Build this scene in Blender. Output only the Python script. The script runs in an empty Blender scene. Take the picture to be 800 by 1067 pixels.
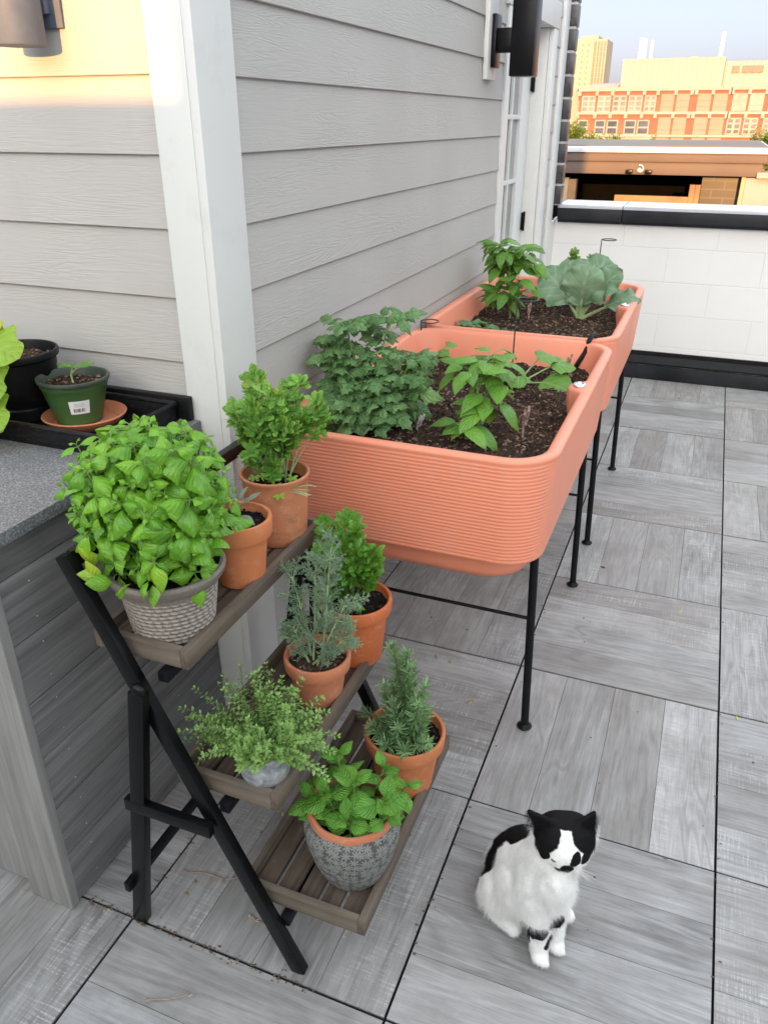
import bpy, bmesh, math, random
import numpy as np
from mathutils import Vector, noise as mnoise
random.seed(7); rng = np.random.default_rng(7)
R = math.radians
S = bpy.context.scene
COL = S.collection
V3 = lambda *a: np.array(a, float)

# ------------------------------------------------------------------ node helpers
class NT:
    def __init__(s, name):
        s.m = bpy.data.materials.new(name); s.m.use_nodes = True
        s.t = s.m.node_tree; s.n = s.t.nodes; s.n.clear()
        s.out = s.n.new('ShaderNodeOutputMaterial')
        s.b = s.n.new('ShaderNodeBsdfPrincipled')
        s.link(s.b.outputs[0], s.out.inputs[0])
    def link(s, a, b): s.t.links.new(a, b)
    def node(s, typ, ins=None, **kw):
        nd = s.n.new(typ)
        for k, v in kw.items(): setattr(nd, k, v)
        if ins:
            for k, v in ins.items(): s.put(nd.inputs[k], v)
        return nd
    def put(s, sock, v):
        if isinstance(v, bpy.types.NodeSocket): s.link(v, sock)
        elif isinstance(v, (tuple, list)) and sock.type == 'RGBA' and len(v) == 3: sock.default_value = (*v, 1)
        else: sock.default_value = v
    def set(s, **kw):
        names = dict(col='Base Color', rough='Roughness', metal='Metallic', normal='Normal', spec='Specular IOR Level', coat='Coat Weight', sub='Subsurface Weight', alpha='Alpha', trans='Transmission Weight', sheen='Sheen Weight')
        for k, v in kw.items(): s.put(s.b.inputs[names[k]], v)
        return s
    def obj(s): return s.node('ShaderNodeTexCoord').outputs['Object']
    def uv(s): return s.node('ShaderNodeTexCoord').outputs['UV']
    def map(s, vec, scale=(1,1,1), rot=(0,0,0), loc=(0,0,0)):
        return s.node('ShaderNodeMapping', {'Vector': vec, 'Scale': scale, 'Rotation': rot, 'Location': loc}).outputs[0]
    def noise(s, vec, scale=5, detail=4, rough=.55, dist=0):
        return s.node('ShaderNodeTexNoise', {'Vector': vec, 'Scale': scale, 'Detail': detail, 'Roughness': rough, 'Distortion': dist}).outputs[0]
    def vor(s, vec, scale=5, feature='F1', out=0, rnd=1):
        nd = s.node('ShaderNodeTexVoronoi', feature=feature)
        s.put(nd.inputs['Vector'], vec); nd.inputs['Scale'].default_value = scale; nd.inputs['Randomness'].default_value = rnd
        return nd.outputs[out]
    def ramp(s, f, stops, interp='LINEAR'):
        nd = s.node('ShaderNodeValToRGB', {'Fac': f}); cr = nd.color_ramp; cr.interpolation = interp
        while len(cr.elements) < len(stops): cr.elements.new(.5)
        for e, (p, c) in zip(cr.elements, stops):
            e.position = p; e.color = (c, c, c, 1) if isinstance(c, (int, float)) else (*c, 1)
        return nd.outputs[0]
    def mix(s, f, a, b, mode='MIX'):
        nd = s.node('ShaderNodeMix', data_type='RGBA', blend_type=mode)
        s.put(nd.inputs[0], f); s.put(nd.inputs[6], a); s.put(nd.inputs[7], b)
        return nd.outputs[2]
    def math(s, op, a, b=0., c=None, clamp=False):
        nd = s.node('ShaderNodeMath', operation=op, use_clamp=clamp)
        s.put(nd.inputs[0], a); s.put(nd.inputs[1], b)
        if c is not None: s.put(nd.inputs[2], c)
        return nd.outputs[0]
    def bump(s, h, strength=.3, dist=.002, prev=None):
        nd = s.node('ShaderNodeBump', {'Height': h, 'Strength': strength, 'Distance': dist})
        if prev is not None: s.put(nd.inputs['Normal'], prev)
        return nd.outputs[0]
    def sep(s, vec):
        nd = s.node('ShaderNodeSeparateXYZ', {0: vec}); return nd.outputs
    def attr(s, name):
        return s.node('ShaderNodeAttribute', attribute_name=name)

M = {}
def plain(name, col, rough=.5, metal=0., nscale=8., var=.12, bump=0., bscale=60., spec=.5):
    t = NT(name); o = t.obj()
    n = t.noise(o, nscale, 5)
    c2 = tuple(min(1, c*(1-var*1.6)) for c in col); c1 = tuple(min(1, c*(1+var)) for c in col)
    t.set(col=t.mix(t.ramp(n, [(.3,0),(.7,1)]), c2, c1), rough=rough, metal=metal, spec=spec)
    if bump: t.set(normal=t.bump(t.noise(o, bscale, 4), bump, .002))
    M[name] = t.m; return t.m

# ------------------------------------------------------------------ mesh helpers
class MB:
    def __init__(s): s.v = []; s.f = []; s.uv = []; s.c = []; s.hasuv = False; s.n = 0; s.mi = []
    def add(s, verts, faces, uvs=None, col=(1,1,1), mi=0):
        verts = np.asarray(verts, float); s.v.append(verts)
        for k, f in enumerate(faces):
            s.f.append(tuple(i + s.n for i in f)); s.mi.append(mi)
            s.c.append(col)
            if uvs is not None: s.uv.append([uvs[i] for i in f]); s.hasuv = True
            else: s.uv.append(None)
        s.n += len(verts); return s
    def box(s, lo, hi, bev=0., rot=None, **kw):
        lo = np.array(lo, float); hi = np.array(hi, float)
        if bev <= 0:
            x0,y0,z0 = lo; x1,y1,z1 = hi
            v = [(x0,y0,z0),(x1,y0,z0),(x1,y1,z0),(x0,y1,z0),(x0,y0,z1),(x1,y0,z1),(x1,y1,z1),(x0,y1,z1)]
            f = [(0,3,2,1),(4,5,6,7),(0,1,5,4),(1,2,6,5),(2,3,7,6),(3,0,4,7)]
        else:
            bm = bmesh.new(); bmesh.ops.create_cube(bm, size=1)
            for q in bm.verts: q.co = Vector((lo+hi)/2) + Vector(q.co[i]*(hi-lo)[i] for i in range(3))
            bmesh.ops.bevel(bm, geom=list(bm.edges), offset=bev, segments=2, affect='EDGES', profile=.6)
            bm.verts.ensure_lookup_table()
            v = [tuple(q.co) for q in bm.verts]; f = [tuple(q.index for q in g.verts) for g in bm.faces]; bm.free()
        return s.add(v, f, **kw)
    def beam(s, p0, p1, w, h, up=(0,0,1), bev=.002, ext=0, **kw):
        """bar from p0 to p1, w wide (across), h in the direction closest to up"""
        p0 = V3(*p0); p1 = V3(*p1); d = p1-p0; L = np.linalg.norm(d); d /= L
        x = np.cross(d, up); x /= np.linalg.norm(x); z = np.cross(x, d)
        t = MB(); t.box((-w/2, -ext, -h/2), (w/2, L+ext, h/2), bev)
        vv = np.vstack(t.v); vv = p0 + vv[:,:1]*x + vv[:,1:2]*d + vv[:,2:]*z
        return s.add(vv, t.f, **kw)
    def tube(s, pts, rad, seg=8, cap=True, **kw):
        pts = [V3(*p) for p in pts]; n = len(pts)
        rad = [rad]*n if np.isscalar(rad) else list(rad)
        v = []; up = V3(0,0,1)
        for i, p in enumerate(pts):
            d = pts[min(i+1,n-1)] - pts[max(i-1,0)]; d = d/(np.linalg.norm(d)+1e-9)
            if i == 0:
                a = V3(0,0,1) if abs(d[2]) < .9 else V3(1,0,0)
                x = np.cross(d, a)
            else: x = x - d*np.dot(x, d)
            x = x/(np.linalg.norm(x)+1e-9); y = np.cross(d, x)
            for k in range(seg):
                a = 2*math.pi*k/seg; v.append(p + rad[i]*(x*math.cos(a)+y*math.sin(a)))
        f = [(i*seg+k, i*seg+(k+1)%seg, (i+1)*seg+(k+1)%seg, (i+1)*seg+k) for i in range(n-1) for k in range(seg)]
        if cap: f += [tuple(range(seg-1,-1,-1)), tuple((n-1)*seg+k for k in range(seg))]
        return s.add(v, f, **kw)
    def lathe(s, prof, c=(0,0,0), seg=48, disp=None, closed=False, **kw):
        v = []; n = len(prof); f = []; uvs = []
        for i, (r, z) in enumerate(prof):
            for k in range(seg):
                a = 2*math.pi*k/seg; rr = r + (disp(a, z, i) if disp else 0)
                v.append((c[0]+rr*math.cos(a), c[1]+rr*math.sin(a), c[2]+z)); uvs.append((k/seg, z))
        for i in range(n-1):
            for k in range(seg): f.append((i*seg+k, i*seg+(k+1)%seg, (i+1)*seg+(k+1)%seg, (i+1)*seg+k))
        if not closed:
            if prof[0][0] > 1e-5: f.append(tuple(range(seg-1,-1,-1)))
            if prof[-1][0] > 1e-5: f.append(tuple((n-1)*seg+k for k in range(seg)))
        return s.add(v, f, **kw)
    def sphere(s, c, r, seg=12, **kw):
        r = (r,)*3 if np.isscalar(r) else r
        v = []; f = []
        rings = max(4, seg//2)
        for i in range(rings+1):
            th = math.pi*i/rings
            for k in range(seg):
                a = 2*math.pi*k/seg
                v.append((c[0]+r[0]*math.sin(th)*math.cos(a), c[1]+r[1]*math.sin(th)*math.sin(a), c[2]+r[2]*math.cos(th)))
        for i in range(rings):
            for k in range(seg): f.append((i*seg+k, (i+1)*seg+k, (i+1)*seg+(k+1)%seg, i*seg+(k+1)%seg))
        return s.add(v, f, **kw)
    def xform(s, fn):
        vv = np.vstack(s.v); s.v = [np.array([fn(p) for p in vv])]; return s
    def build(s, name, mat, parent=None, origin=None, smooth=True, angle=40):
        vv = np.vstack(s.v)
        root = np.zeros(3)
        p = parent
        while p is not None: root = root + np.array(p.location); p = p.parent
        loc = np.zeros(3)
        if parent is None and origin is not None: loc = np.array(origin, float)
        vv = vv - root - loc
        me = bpy.data.meshes.new(name); me.from_pydata(vv.tolist(), [], s.f)
        if s.hasuv:
            ul = me.uv_layers.new(name='UVMap'); flat = []
            for f, u in zip(s.f, s.uv):
                for j in range(len(f)): flat.extend(u[j] if u is not None else (0, 0))
            ul.data.foreach_set('uv', flat)
        ca = me.color_attributes.new('tint', 'FLOAT_COLOR', 'CORNER'); flat = []
        for f, c in zip(s.f, s.c): flat.extend(((*c, 1.))*len(f))
        ca.data.foreach_set('color', flat)
        mats = mat if isinstance(mat, (list, tuple)) else [mat]
        for m in mats: me.materials.append(M[m] if isinstance(m, str) else m)
        if len(mats) > 1: me.polygons.foreach_set('material_index', s.mi)
        if smooth:
            me.polygons.foreach_set('use_smooth', [True]*len(me.polygons))
            if angle < 180:
                me.set_sharp_from_angle(angle=R(angle))
        me.update()
        o = bpy.data.objects.new(name, me); COL.objects.link(o); o.location = loc
        if parent is not None: o.parent = parent
        return o

def tag(o, label=None, cat=None, group=None, kind=None):
    if label: o['label'] = label
    if cat: o['category'] = cat
    if group: o['group'] = group
    if kind: o['kind'] = kind
    return o
def thing(name, label, cat, loc, group=None):
    o = bpy.data.objects.new(name, None); COL.objects.link(o); o.location = loc; o.empty_display_size = .05
    return tag(o, label, cat, group)
def copy_thing(src, loc, label, group=None):
    c = src.copy(); COL.objects.link(c); c.location = loc; c['label'] = label
    if group: c['group'] = group
    def rec(a, b):
        for ch in list(a.children):
            d = ch.copy(); COL.objects.link(d); d.parent = b; rec(ch, d)
    rec(src, c)
    return c

# ------------------------------------------------------------------ materials
def mat_siding(name, axis, col):
    t = NT(name); o = t.obj()
    # wood grain embossed along the board
    sc = (2.2, 1, 26) if axis == 'x' else (1, 2.2, 26)
    m1 = t.map(o, sc)
    n1 = t.noise(m1, 1.1, 3, .5, .6)
    w = t.math('SINE', t.math('MULTIPLY', n1, 75.0))
    sc2 = (8, 1, 260) if axis == 'x' else (1, 8, 260)
    n2 = t.noise(t.map(o, sc2), 1.0, 3, .6)
    msk = t.ramp(t.noise(t.map(o, (1.2,1.2,5)), 1.5, 2), [(.42,.08),(.65,.55)])
    h = t.math('ADD', t.math('MULTIPLY', w, msk), t.math('MULTIPLY', n2, 1.3))
    big = t.noise(o, 2.5, 3)
    c = t.mix(t.ramp(big, [(.3,0),(.7,1)]), tuple(x*.95 for x in col), tuple(min(1,x*1.03) for x in col))
    dirt = t.ramp(t.noise(t.map(o, (1.5,1.5,.4)), 6, 6, .7), [(.62,0),(.8,.25)])
    c = t.mix(dirt, c, tuple(x*.72 for x in col))
    t.set(col=c, rough=.55, spec=.35, normal=t.bump(h, .36, .0013)); M[name] = t.m
SID = (.45,.432,.408)
mat_siding('siding_x', 'x', SID); mat_siding('siding_y', 'y', SID)
def mat_trim():
    t = NT('white_trim'); o = t.obj()
    n = t.noise(t.map(o, (30,30,1.5)), 2, 4, .6)
    d = t.ramp(t.noise(o, 9, 6, .7), [(.55,0),(.8,.45)])
    t.set(col=t.mix(d, (.66,.665,.64), (.50,.49,.45)), rough=.4, normal=t.bump(n, .15, .002)); M['white_trim'] = t.m
mat_trim()
plain('black_metal', (.0035,.004,.005), .30, 0, 14, .3, .10, 220, .22)
plain('black_metal_rough', (.006,.007,.009), .5, 0, 30, .35, .25, 240, .2)
plain('dark_rail', (.017,.019,.023), .45, 0, 5, .35, .15, 80, .3)
plain('black_plastic', (.006,.006,.007), .42, 0, 9, .4, .05, 90, .25)
def mat_dusty():
    t = NT('tray_plastic'); o = t.obj()
    n = t.ramp(t.noise(o, 14, 7, .72), [(.5,0),(.72,.55)])
    n2 = t.ramp(t.noise(t.map(o,(1,1,4)), 60, 4), [(.55,0),(.8,.4)])
    t.set(col=t.mix(t.mix(n, n2, (0,0,0)), (.007,.007,.008), (.11,.112,.115)), rough=.45, spec=.25, normal=t.bump(n, .1, .001)); M['tray_plastic'] = t.m
mat_dusty()
def mat_planter():
    t = NT('coral_plastic'); o = t.obj()
    n = t.noise(o, 3, 4); d = t.ramp(t.noise(t.map(o,(1,1,.5)), 22, 8, .75), [(.50,0),(.75,.5)])
    c = t.mix(n, (.73,.245,.145), (.80,.29,.18))
    c = t.mix(d, c, (.62,.33,.24))
    sm = t.ramp(t.noise(t.map(o,(1,1,.6)), 5.5, 8, .8), [(.60,0),(.78,.35)]); c = t.mix(sm, c, (.36,.20,.14))
    t.set(col=c, rough=t.ramp(n,[(.3,.38),(.7,.56)]), sub=.0, spec=.4, normal=t.bump(t.noise(o, 300, 3), .1, .0006)); M['coral_plastic'] = t.m
mat_planter()
def mat_clay(name, col, stain=.35, stain_col=(.30,.17,.11), seed=0.):
    t = NT(name); o = t.map(t.obj(), loc=(seed, seed*.7, 0))
    n = t.noise(o, 16, 6, .65)
    streak = t.ramp(t.noise(t.map(o, (14,14,36)), 1, 6, .7), [(.50,0),(.72,stain)])
    pale = t.ramp(t.noise(o, 30, 7, .78), [(.53,0),(.75,.6)])
    c = t.mix(n, tuple(x*.86 for x in col), tuple(x*1.12 for x in col))
    c = t.mix(streak, c, stain_col); c = t.mix(pale, c, (.62,.40,.29))
    t.set(col=c, rough=.72, spec=.3, normal=t.bump(t.noise(o, 170, 5), .22, .0012)); M[name] = t.m
mat_clay('clay_new', (.56,.19,.075), .2); mat_clay('clay_old', (.52,.20,.095), .8, (.22,.12,.075), 3.)
mat_clay('clay_red', (.54,.145,.05), .2, (.42,.13,.06), 5.); mat_clay('clay_worn', (.50,.18,.09), .45, (.34,.19,.13), 8.)
def mat_soil(name, c1, c2, speck):
    t = NT(name); o = t.obj()
    n = t.noise(o, 110, 7, .75); vn = t.vor(o, 170)
    c = t.mix(t.ramp(n, [(.35,0),(.68,1)]), c1, c2)
    big = t.ramp(t.noise(o, 9, 3), [(.35,0),(.65,.6)])
    c = t.mix(big, c, tuple(x*.45 for x in c1))
    w = t.ramp(t.vor(o, 75), [(.10, 1), (.15, 0)]); sel = t.ramp(t.noise(o, 43, 2), [(.56,0),(.60,1)])
    c = t.mix(t.math('MULTIPLY', w, t.math('MULTIPLY', sel, speck)), c, (.55,.52,.46))
    ch = t.sep(t.attr('tint').outputs['Color']); c = t.mix(t.math('SUBTRACT', 1., ch[1]), c, t.mix(ch[0], tuple(x*1.1 for x in c1), tuple(min(.6,x*3.0) for x in c2)))
    t.set(col=c, rough=.95, spec=.12, normal=t.bump(t.math('ADD', n, vn), .9, .006)); M[name] = t.m
mat_soil('soil_bed', (.020,.012,.009), (.13,.085,.062), 1.)
mat_soil('soil_pot', (.008,.006,.006), (.035,.026,.022), .6)
mat_soil('soil_dry', (.035,.022,.017), (.14,.095,.07), 1.)
def mat_deck():
    t = NT('wood_look_paver'); u = t.uv(); a = t.attr('tint').outputs['Color']; s = t.sep(a)
    tone, sawn, warm = s[0], s[1], s[2]
    g1 = t.noise(t.map(u, (3.6, 62, 1)), 1.0, 8, .74, .8)
    g2 = t.noise(t.map(u, (14, 330, 1)), 1.0, 5, .7, .2)
    cath = t.math('SINE', t.math('MULTIPLY', t.noise(t.map(u, (1.3, 9, 1)), 1.0, 2, .45, .8), 46.))
    big = t.noise(t.map(u, (3, 5, 1)), 1.2, 4, .6)
    saw = t.noise(t.map(u, (210, 11, 1)), 1.0, 3, .7)
    saw2 = t.noise(t.map(u, (5, 150, 1)), 1.0, 4, .7)
    patch = t.ramp(t.noise(t.map(u, (4, 9, 1)), 1.3, 3), [(.36,0),(.56,1)])
    f = t.math('ADD', t.math('MULTIPLY', g1, .50), t.math('MULTIPLY', g2, .24))
    f = t.math('ADD', f, t.math('MULTIPLY', cath, .045))
    f = t.math('ADD', f, t.math('ADD', t.math('MULTIPLY', big, .35), .10))
    f = t.math('ADD', f, t.math('MULTIPLY', t.math('SUBTRACT', tone, .5), .16))
    c = t.ramp(f, [(.42,(.112,.106,.103)),(.53,(.205,.200,.197)),(.68,(.325,.322,.322)),(.84,(.46,.458,.46))])
    sw = t.ramp(t.math('ADD', t.math('MULTIPLY', saw, .6), t.math('MULTIPLY', saw2, .5)), [(.56,0),(.70,1)])
    sw = t.math('MULTIPLY', t.math('MULTIPLY', sw, patch), t.math('MULTIPLY', sawn, .75))
    c = t.mix(sw, c, (.62,.61,.60))
    cl = t.ramp(t.math('ADD', t.math('MULTIPLY', cath, .5), .5), [(.80,0),(.99,1)]); cm = t.ramp(t.noise(t.map(u, (1.7, 5, 1)), 1.0, 2), [(.46,0),(.60,.42)])
    c = t.mix(t.math('MULTIPLY', cl, cm), c, (.12,.11,.105))
    ds = t.ramp(t.noise(t.map(u, (7, 300, 1)), 1.0, 4, .7), [(.56,0),(.70,.55)])
    c = t.mix(ds, c, (.13,.12,.11))
    c = t.mix(t.math('MULTIPLY', warm, .30), c, (.28,.245,.215))
    o = t.obj()
    dirt = t.ramp(t.noise(o, 3.1, 7, .70), [(.48,0),(.70,.5)])
    c = t.mix(dirt, c, (.16,.14,.125))
    grime = t.ramp(t.noise(o, 70, 5, .8), [(.66,0),(.78,.5)])
    c = t.mix(grime, c, (.12,.10,.085))
    h = t.math('ADD', t.math('MULTIPLY', g2, 1.), t.math('MULTIPLY', saw, .5))
    t.set(col=c, rough=t.ramp(g1, [(.2,.42),(.8,.62)]), spec=.4, normal=t.bump(h, .14, .0012)); M['wood_look_paver'] = t.m
mat_deck()
def mat_wood(name, c0, c1, axis='y'):
    t = NT(name); o = t.obj()
    sc = (60, 3, 60) if axis == 'y' else (3, 60, 60)
    g = t.noise(t.map(o, sc), 1.0, 5, .6, .4); b = t.noise(o, 9, 4)
    f = t.math('ADD', t.math('MULTIPLY', g, .75), t.math('MULTIPLY', b, .35))
    c = t.ramp(f, [(.35, c0), (.72, c1)])
    wear = t.ramp(t.noise(o, 34, 6, .75), [(.60,0),(.8,.45)])
    c = t.mix(wear, c, (.30,.25,.20))
    t.set(col=c, rough=.62, spec=.3, normal=t.bump(g, .3, .0015)); M[name] = t.m
mat_wood('shelf_wood_y', (.062,.047,.036), (.165,.130,.100), 'y'); mat_wood('shelf_wood_x', (.085,.066,.05), (.20,.165,.13), 'x')
mat_wood('slat_wood', (.045,.032,.024), (.135,.100,.075), 'y')
def mat_comp(name, c0, c1, horizontal=True):
    t = NT(name); o = t.obj()
    sc = (6, 2.2, 55) if horizontal else (50, 50, 2.2)
    g = t.noise(t.map(o, sc), 1.0, 6, .68, .5); b = t.noise(o, 4, 3)
    c = t.ramp(t.math('ADD', t.math('MULTIPLY', g, .8), t.math('MULTIPLY', b, .25)), [(.36, c0), (.68, c1)])
    fine = t.noise(t.map(o, (8,8,200) if horizontal else (200,200,8)), 1, 3)
    t.set(col=c, rough=.6, spec=.3, normal=t.bump(fine, .2, .001)); M[name] = t.m
mat_comp('composite_dark', (.09,.09,.09), (.225,.222,.218)); mat_comp('composite_light', (.19,.185,.175), (.32,.315,.30), False)
def mat_granite():
    t = NT('flamed_granite'); o = t.obj()
    n = t.noise(o, 240, 5, .7); v = t.vor(o, 330)
    c = t.ramp(n, [(.36,(.07,.075,.08)),(.52,(.17,.175,.185)),(.66,(.36,.37,.38))])
    b = t.ramp(t.noise(o, 5, 4), [(.35,0),(.7,.35)])
    c = t.mix(b, c, (.10,.105,.115))
    t.set(col=c, rough=.5, normal=t.bump(t.math('ADD', n, v), .25, .0012)); M['flamed_granite'] = t.m
mat_granite()
def mat_cmu():
    t = NT('painted_block'); o = t.obj(); s = t.sep(o)
    vec = t.node('ShaderNodeCombineXYZ', {0: s[0], 1: s[2], 2: 0.}).outputs[0]
    br = t.node('ShaderNodeTexBrick', {'Vector': vec, 'Scale': 1., 'Mortar Size': .005, 'Mortar Smooth': 1., 'Brick Width': .58, 'Row Height': .2135, 'Color1': (.74,.74,.72), 'Color2': (.72,.72,.70), 'Mortar': (.655,.655,.635)})
    n = t.noise(o, 60, 5, .6); b = t.noise(o, 3, 4)
    c = t.mix(t.ramp(b, [(.3,0),(.8,.35)]), br.outputs[0], (.61,.605,.575))
    drip = t.ramp(t.noise(t.map(o, (16,1,1.2)), 1.5, 5, .7), [(.60,0),(.85,.35)])
    c = t.mix(drip, c, (.55,.54,.50))
    h = t.math('SUBTRACT', t.math('MULTIPLY', n, .3), br.outputs[1])
    t.set(col=c, rough=.6, normal=t.bump(h, .35, .004)); M['painted_block'] = t.m
mat_cmu()
def mat_galv():
    t = NT('galvanised'); o = t.obj()
    n = t.noise(o, 42, 4, .6, 1.2); v = t.vor(o, 60)
    c = t.ramp(t.math('ADD', t.math('MULTIPLY', n, .8), t.math('MULTIPLY', v, .3)), [(.32,(.20,.22,.23)),(.6,(.42,.45,.47)),(.75,(.60,.63,.64))])
    t.set(col=c, rough=.48, metal=.45, normal=t.bump(n, .12, .001)); M['galvanised'] = t.m
mat_galv()
def mat_basketpot():
    t = NT('woven_resin'); o = t.obj()
    a = t.attr('tint').outputs['Color']; s = t.sep(a)
    n = t.noise(o, 190, 4, .7)
    f = t.math('ADD', s[0], t.math('MULTIPLY', t.math('SUBTRACT', n, .5), .8))
    c = t.ramp(f, [(.2,(.10,.082,.066)),(.55,(.20,.172,.145)),(1.0,(.40,.36,.315))])
    t.set(col=c, rough=.55, normal=t.bump(n, .25, .001)); M['woven_resin'] = t.m
mat_basketpot()
def mat_mintpot():
    t = NT('embossed_ceramic'); o = t.obj(); s = t.sep(o)
    ang = t.math('ARCTAN2', s[1], s[0])
    vec = t.node('ShaderNodeCombineXYZ', {0: t.math('MULTIPLY', ang, .095), 1: s[2], 2: 0.}).outputs[0]
    vn = t.node('ShaderNodeTexVoronoi', {'Vector': vec, 'Scale': 62., 'Randomness': .7}, voronoi_dimensions='2D')
    d = t.node('ShaderNodeVectorMath', {0: t.node('ShaderNodeVectorMath', {0: vec, 3: 62.}, operation='SCALE').outputs[0], 1: vn.outputs['Position']}, operation='SUBTRACT')
    # star / flower petals about each cell centre
    pos = t.node('ShaderNodeVectorMath', {0: vn.outputs['Position'], 3: 62.}, operation='SCALE').outputs[0]
    dd = t.node('ShaderNodeVectorMath', {0: t.node('ShaderNodeVectorMath', {0: vec, 3: 62.}, operation='SCALE').outputs[0], 1: pos}, operation='SUBTRACT').outputs[0]
    q = t.sep(dd); pa = t.math('ARCTAN2', q[1], q[0])
    rot = t.math('MULTIPLY', t.sep(vn.outputs['Color'])[0], 6.28)
    pet = t.math('ABSOLUTE', t.math('SINE', t.math('ADD', t.math('MULTIPLY', pa, 3.5), rot)))
    star = t.math('SUBTRACT', t.math('ADD', t.math('MULTIPLY', pet, .55), .12), vn.outputs['Distance'])
    st = t.ramp(star, [(.0,0),(.08,1)])
    n = t.noise(o, 260, 4, .7)
    c = t.mix(st, (.055,.055,.052), (.21,.215,.20)); c = t.mix(t.ramp(n,[(.45,0),(.75,.6)]), c, (.30,.30,.285))
    t.set(col=c, rough=.75, normal=t.bump(st, .5, .0015)); M['embossed_ceramic'] = t.m
mat_mintpot()
def mat_leaf(name, c0, c1, vein, nv=7, rough=.42, tr=.28, slant=.7, veinw=.35, bump=.5, yellow=(.45,.48,.06)):
    t = NT(name); u = t.uv(); s = t.sep(u); a = t.sep(t.attr('tint').outputs['Color'])
    side = t.math('ABSOLUTE', t.math('SUBTRACT', s[0], .5))
    mid = t.ramp(side, [(.0, 1), (.055, 0)])
    ph = t.math('MULTIPLY', t.math('SUBTRACT', s[1], t.math('MULTIPLY', side, slant)), nv*2*math.pi)
    sv = t.ramp(t.math('ADD', t.math('MULTIPLY', t.math('SINE', ph), .5), .5), [(.86,0),(.99,1)])
    n = t.noise(t.obj(), 60, 4); 
    c = t.mix(a[0], c0, c1)
    c = t.mix(t.math('MULTIPLY', t.ramp(n,[(.3,0),(.75,1)]), .35), c, tuple(x*1.5 for x in c1))
    vm = t.math('MULTIPLY', t.math('MAXIMUM', mid, t.math('MULTIPLY', sv, .6)), veinw)
    c = t.mix(vm, c, vein)
    c = t.mix(a[1], c, yellow)
    puff = t.math('SINE', ph)
    h = t.math('SUBTRACT', t.math('MULTIPLY', puff, -.35), t.math('MULTIPLY', mid, 1.))
    nrm = t.bump(h, bump, .003)
    t.set(col=c, rough=rough, spec=.45, normal=nrm)
    tl = t.node('ShaderNodeBsdfTranslucent', {'Color': t.mix(.5, c, yellow), 'Normal': nrm})
    mx = t.node('ShaderNodeMixShader', {0: tr}); t.link(t.b.outputs[0], mx.inputs[1]); t.link(tl.outputs[0], mx.inputs[2])
    t.link(mx.outputs[0], t.out.inputs[0]); M[name] = t.m
mat_leaf('leaf_basil', (.055,.20,.015), (.19,.43,.028), (.34,.55,.12), 5, .24, .24, .9, .14, .32, (.48,.60,.05))
mat_leaf('leaf_celery', (.07,.22,.025), (.18,.40,.055), (.4,.55,.2), 4, .45, .28)
mat_leaf('leaf_parsley', (.05,.20,.018), (.12,.33,.03), (.35,.55,.15), 4, .4, .28)
mat_leaf('leaf_fennel', (.16,.27,.16), (.31,.43,.28), (.3,.4,.3), 1, .5, .15)
mat_leaf('leaf_thyme', (.12,.27,.055), (.25,.42,.11), (.3,.45,.2), 1, .5, .25)
mat_leaf('leaf_rosemary', (.075,.19,.06), (.24,.39,.17), (.3,.4,.25), 1, .45, .12)
mat_leaf('leaf_mint', (.07,.23,.025), (.15,.38,.045), (.26,.47,.12), 7, .36, .25, .8, .16, .8)
mat_leaf('leaf_sage', (.16,.21,.14), (.26,.31,.22), (.35,.4,.3), 6, .65, .15)
mat_leaf('leaf_tomato', (.065,.175,.055), (.155,.30,.105), (.2,.33,.14), 6, .5, .2, .7, .4, .8)
mat_leaf('leaf_pepper', (.05,.17,.022), (.14,.33,.04), (.35,.52,.18), 6, .32, .25)
mat_leaf('leaf_squash', (.06,.19,.03), (.15,.33,.05), (.4,.5,.2), 5, .5, .25)
mat_leaf('leaf_squash_pale', (.15,.34,.03), (.28,.46,.045), (.5,.65,.2), 6, .5, .35, .7, .35, .8, (.70,.60,.05))
mat_leaf('leaf_broccoli', (.10,.19,.11), (.18,.29,.17), (.34,.45,.31), 5, .5, .14, .6, .5, .5)
mat_leaf('leaf_lettuce', (.05,.14,.06), (.12,.24,.10), (.3,.4,.2), 6, .5, .2)
mat_leaf('leaf_tree', (.10,.19,.03), (.20,.30,.05), (.2,.3,.1), 1, .6, .3)
plain('stem_green', (.16,.28,.07), .5, 0, 40, .3); plain('stem_pale', (.34,.46,.22), .5, 0, 40, .2)
plain('stem_purple', (.09,.07,.05), .55, 0, 40, .4); plain('bark', (.12,.085,.06), .9, 0, 12, .3)
plain('root_pale', (.45,.36,.24), .7, 0, 40, .2); plain('dry_leaf', (.36,.24,.12), .7, 0, 60, .3); plain('dry_twig_bark', (.34,.27,.20), .8, 0, 50, .2)
plain('white_paper', (.78,.78,.77), .5, 0, 20, .03); plain('ink', (.03,.03,.035), .6)
plain('green_pot', (.045,.115,.035), .38, 0, 6, .2, .05, 80); plain('green_pot_rim', (.055,.075,.055), .42, 0, 12, .2)
plain('green_rod', (.018,.05,.035), .4); plain('tag_plastic', (.34,.23,.20), .5, 0, 120, .7); plain('chrome', (.62,.64,.66), .22, .9)
plain('tag_stripe', (.45,.45,.46), .5, 0, 240, .9)
plain('tan_fascia', (.125,.088,.068), .6, 0, .8, .12); plain('cedar', (.30,.15,.06), .6, 0, 2.5, .25); plain('cedar_pale', (.42,.31,.17), .6, 0, 2, .1)
plain('pale_lit_metal', (.55,.57,.62), .32, .1, 3, .08); plain('dark_void', (.004,.004,.005), .8, spec=.03); plain('grey_wall', (.33,.31,.28), .7, 0, 2, .1)
plain('red_brick', (.33,.115,.07), .85, 0, .5, .12); plain('cream_stone', (.36,.325,.27), .8, 0, .4, .1); plain('pink_panel', (.37,.24,.18), .8, 0, .3, .06)
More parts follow.
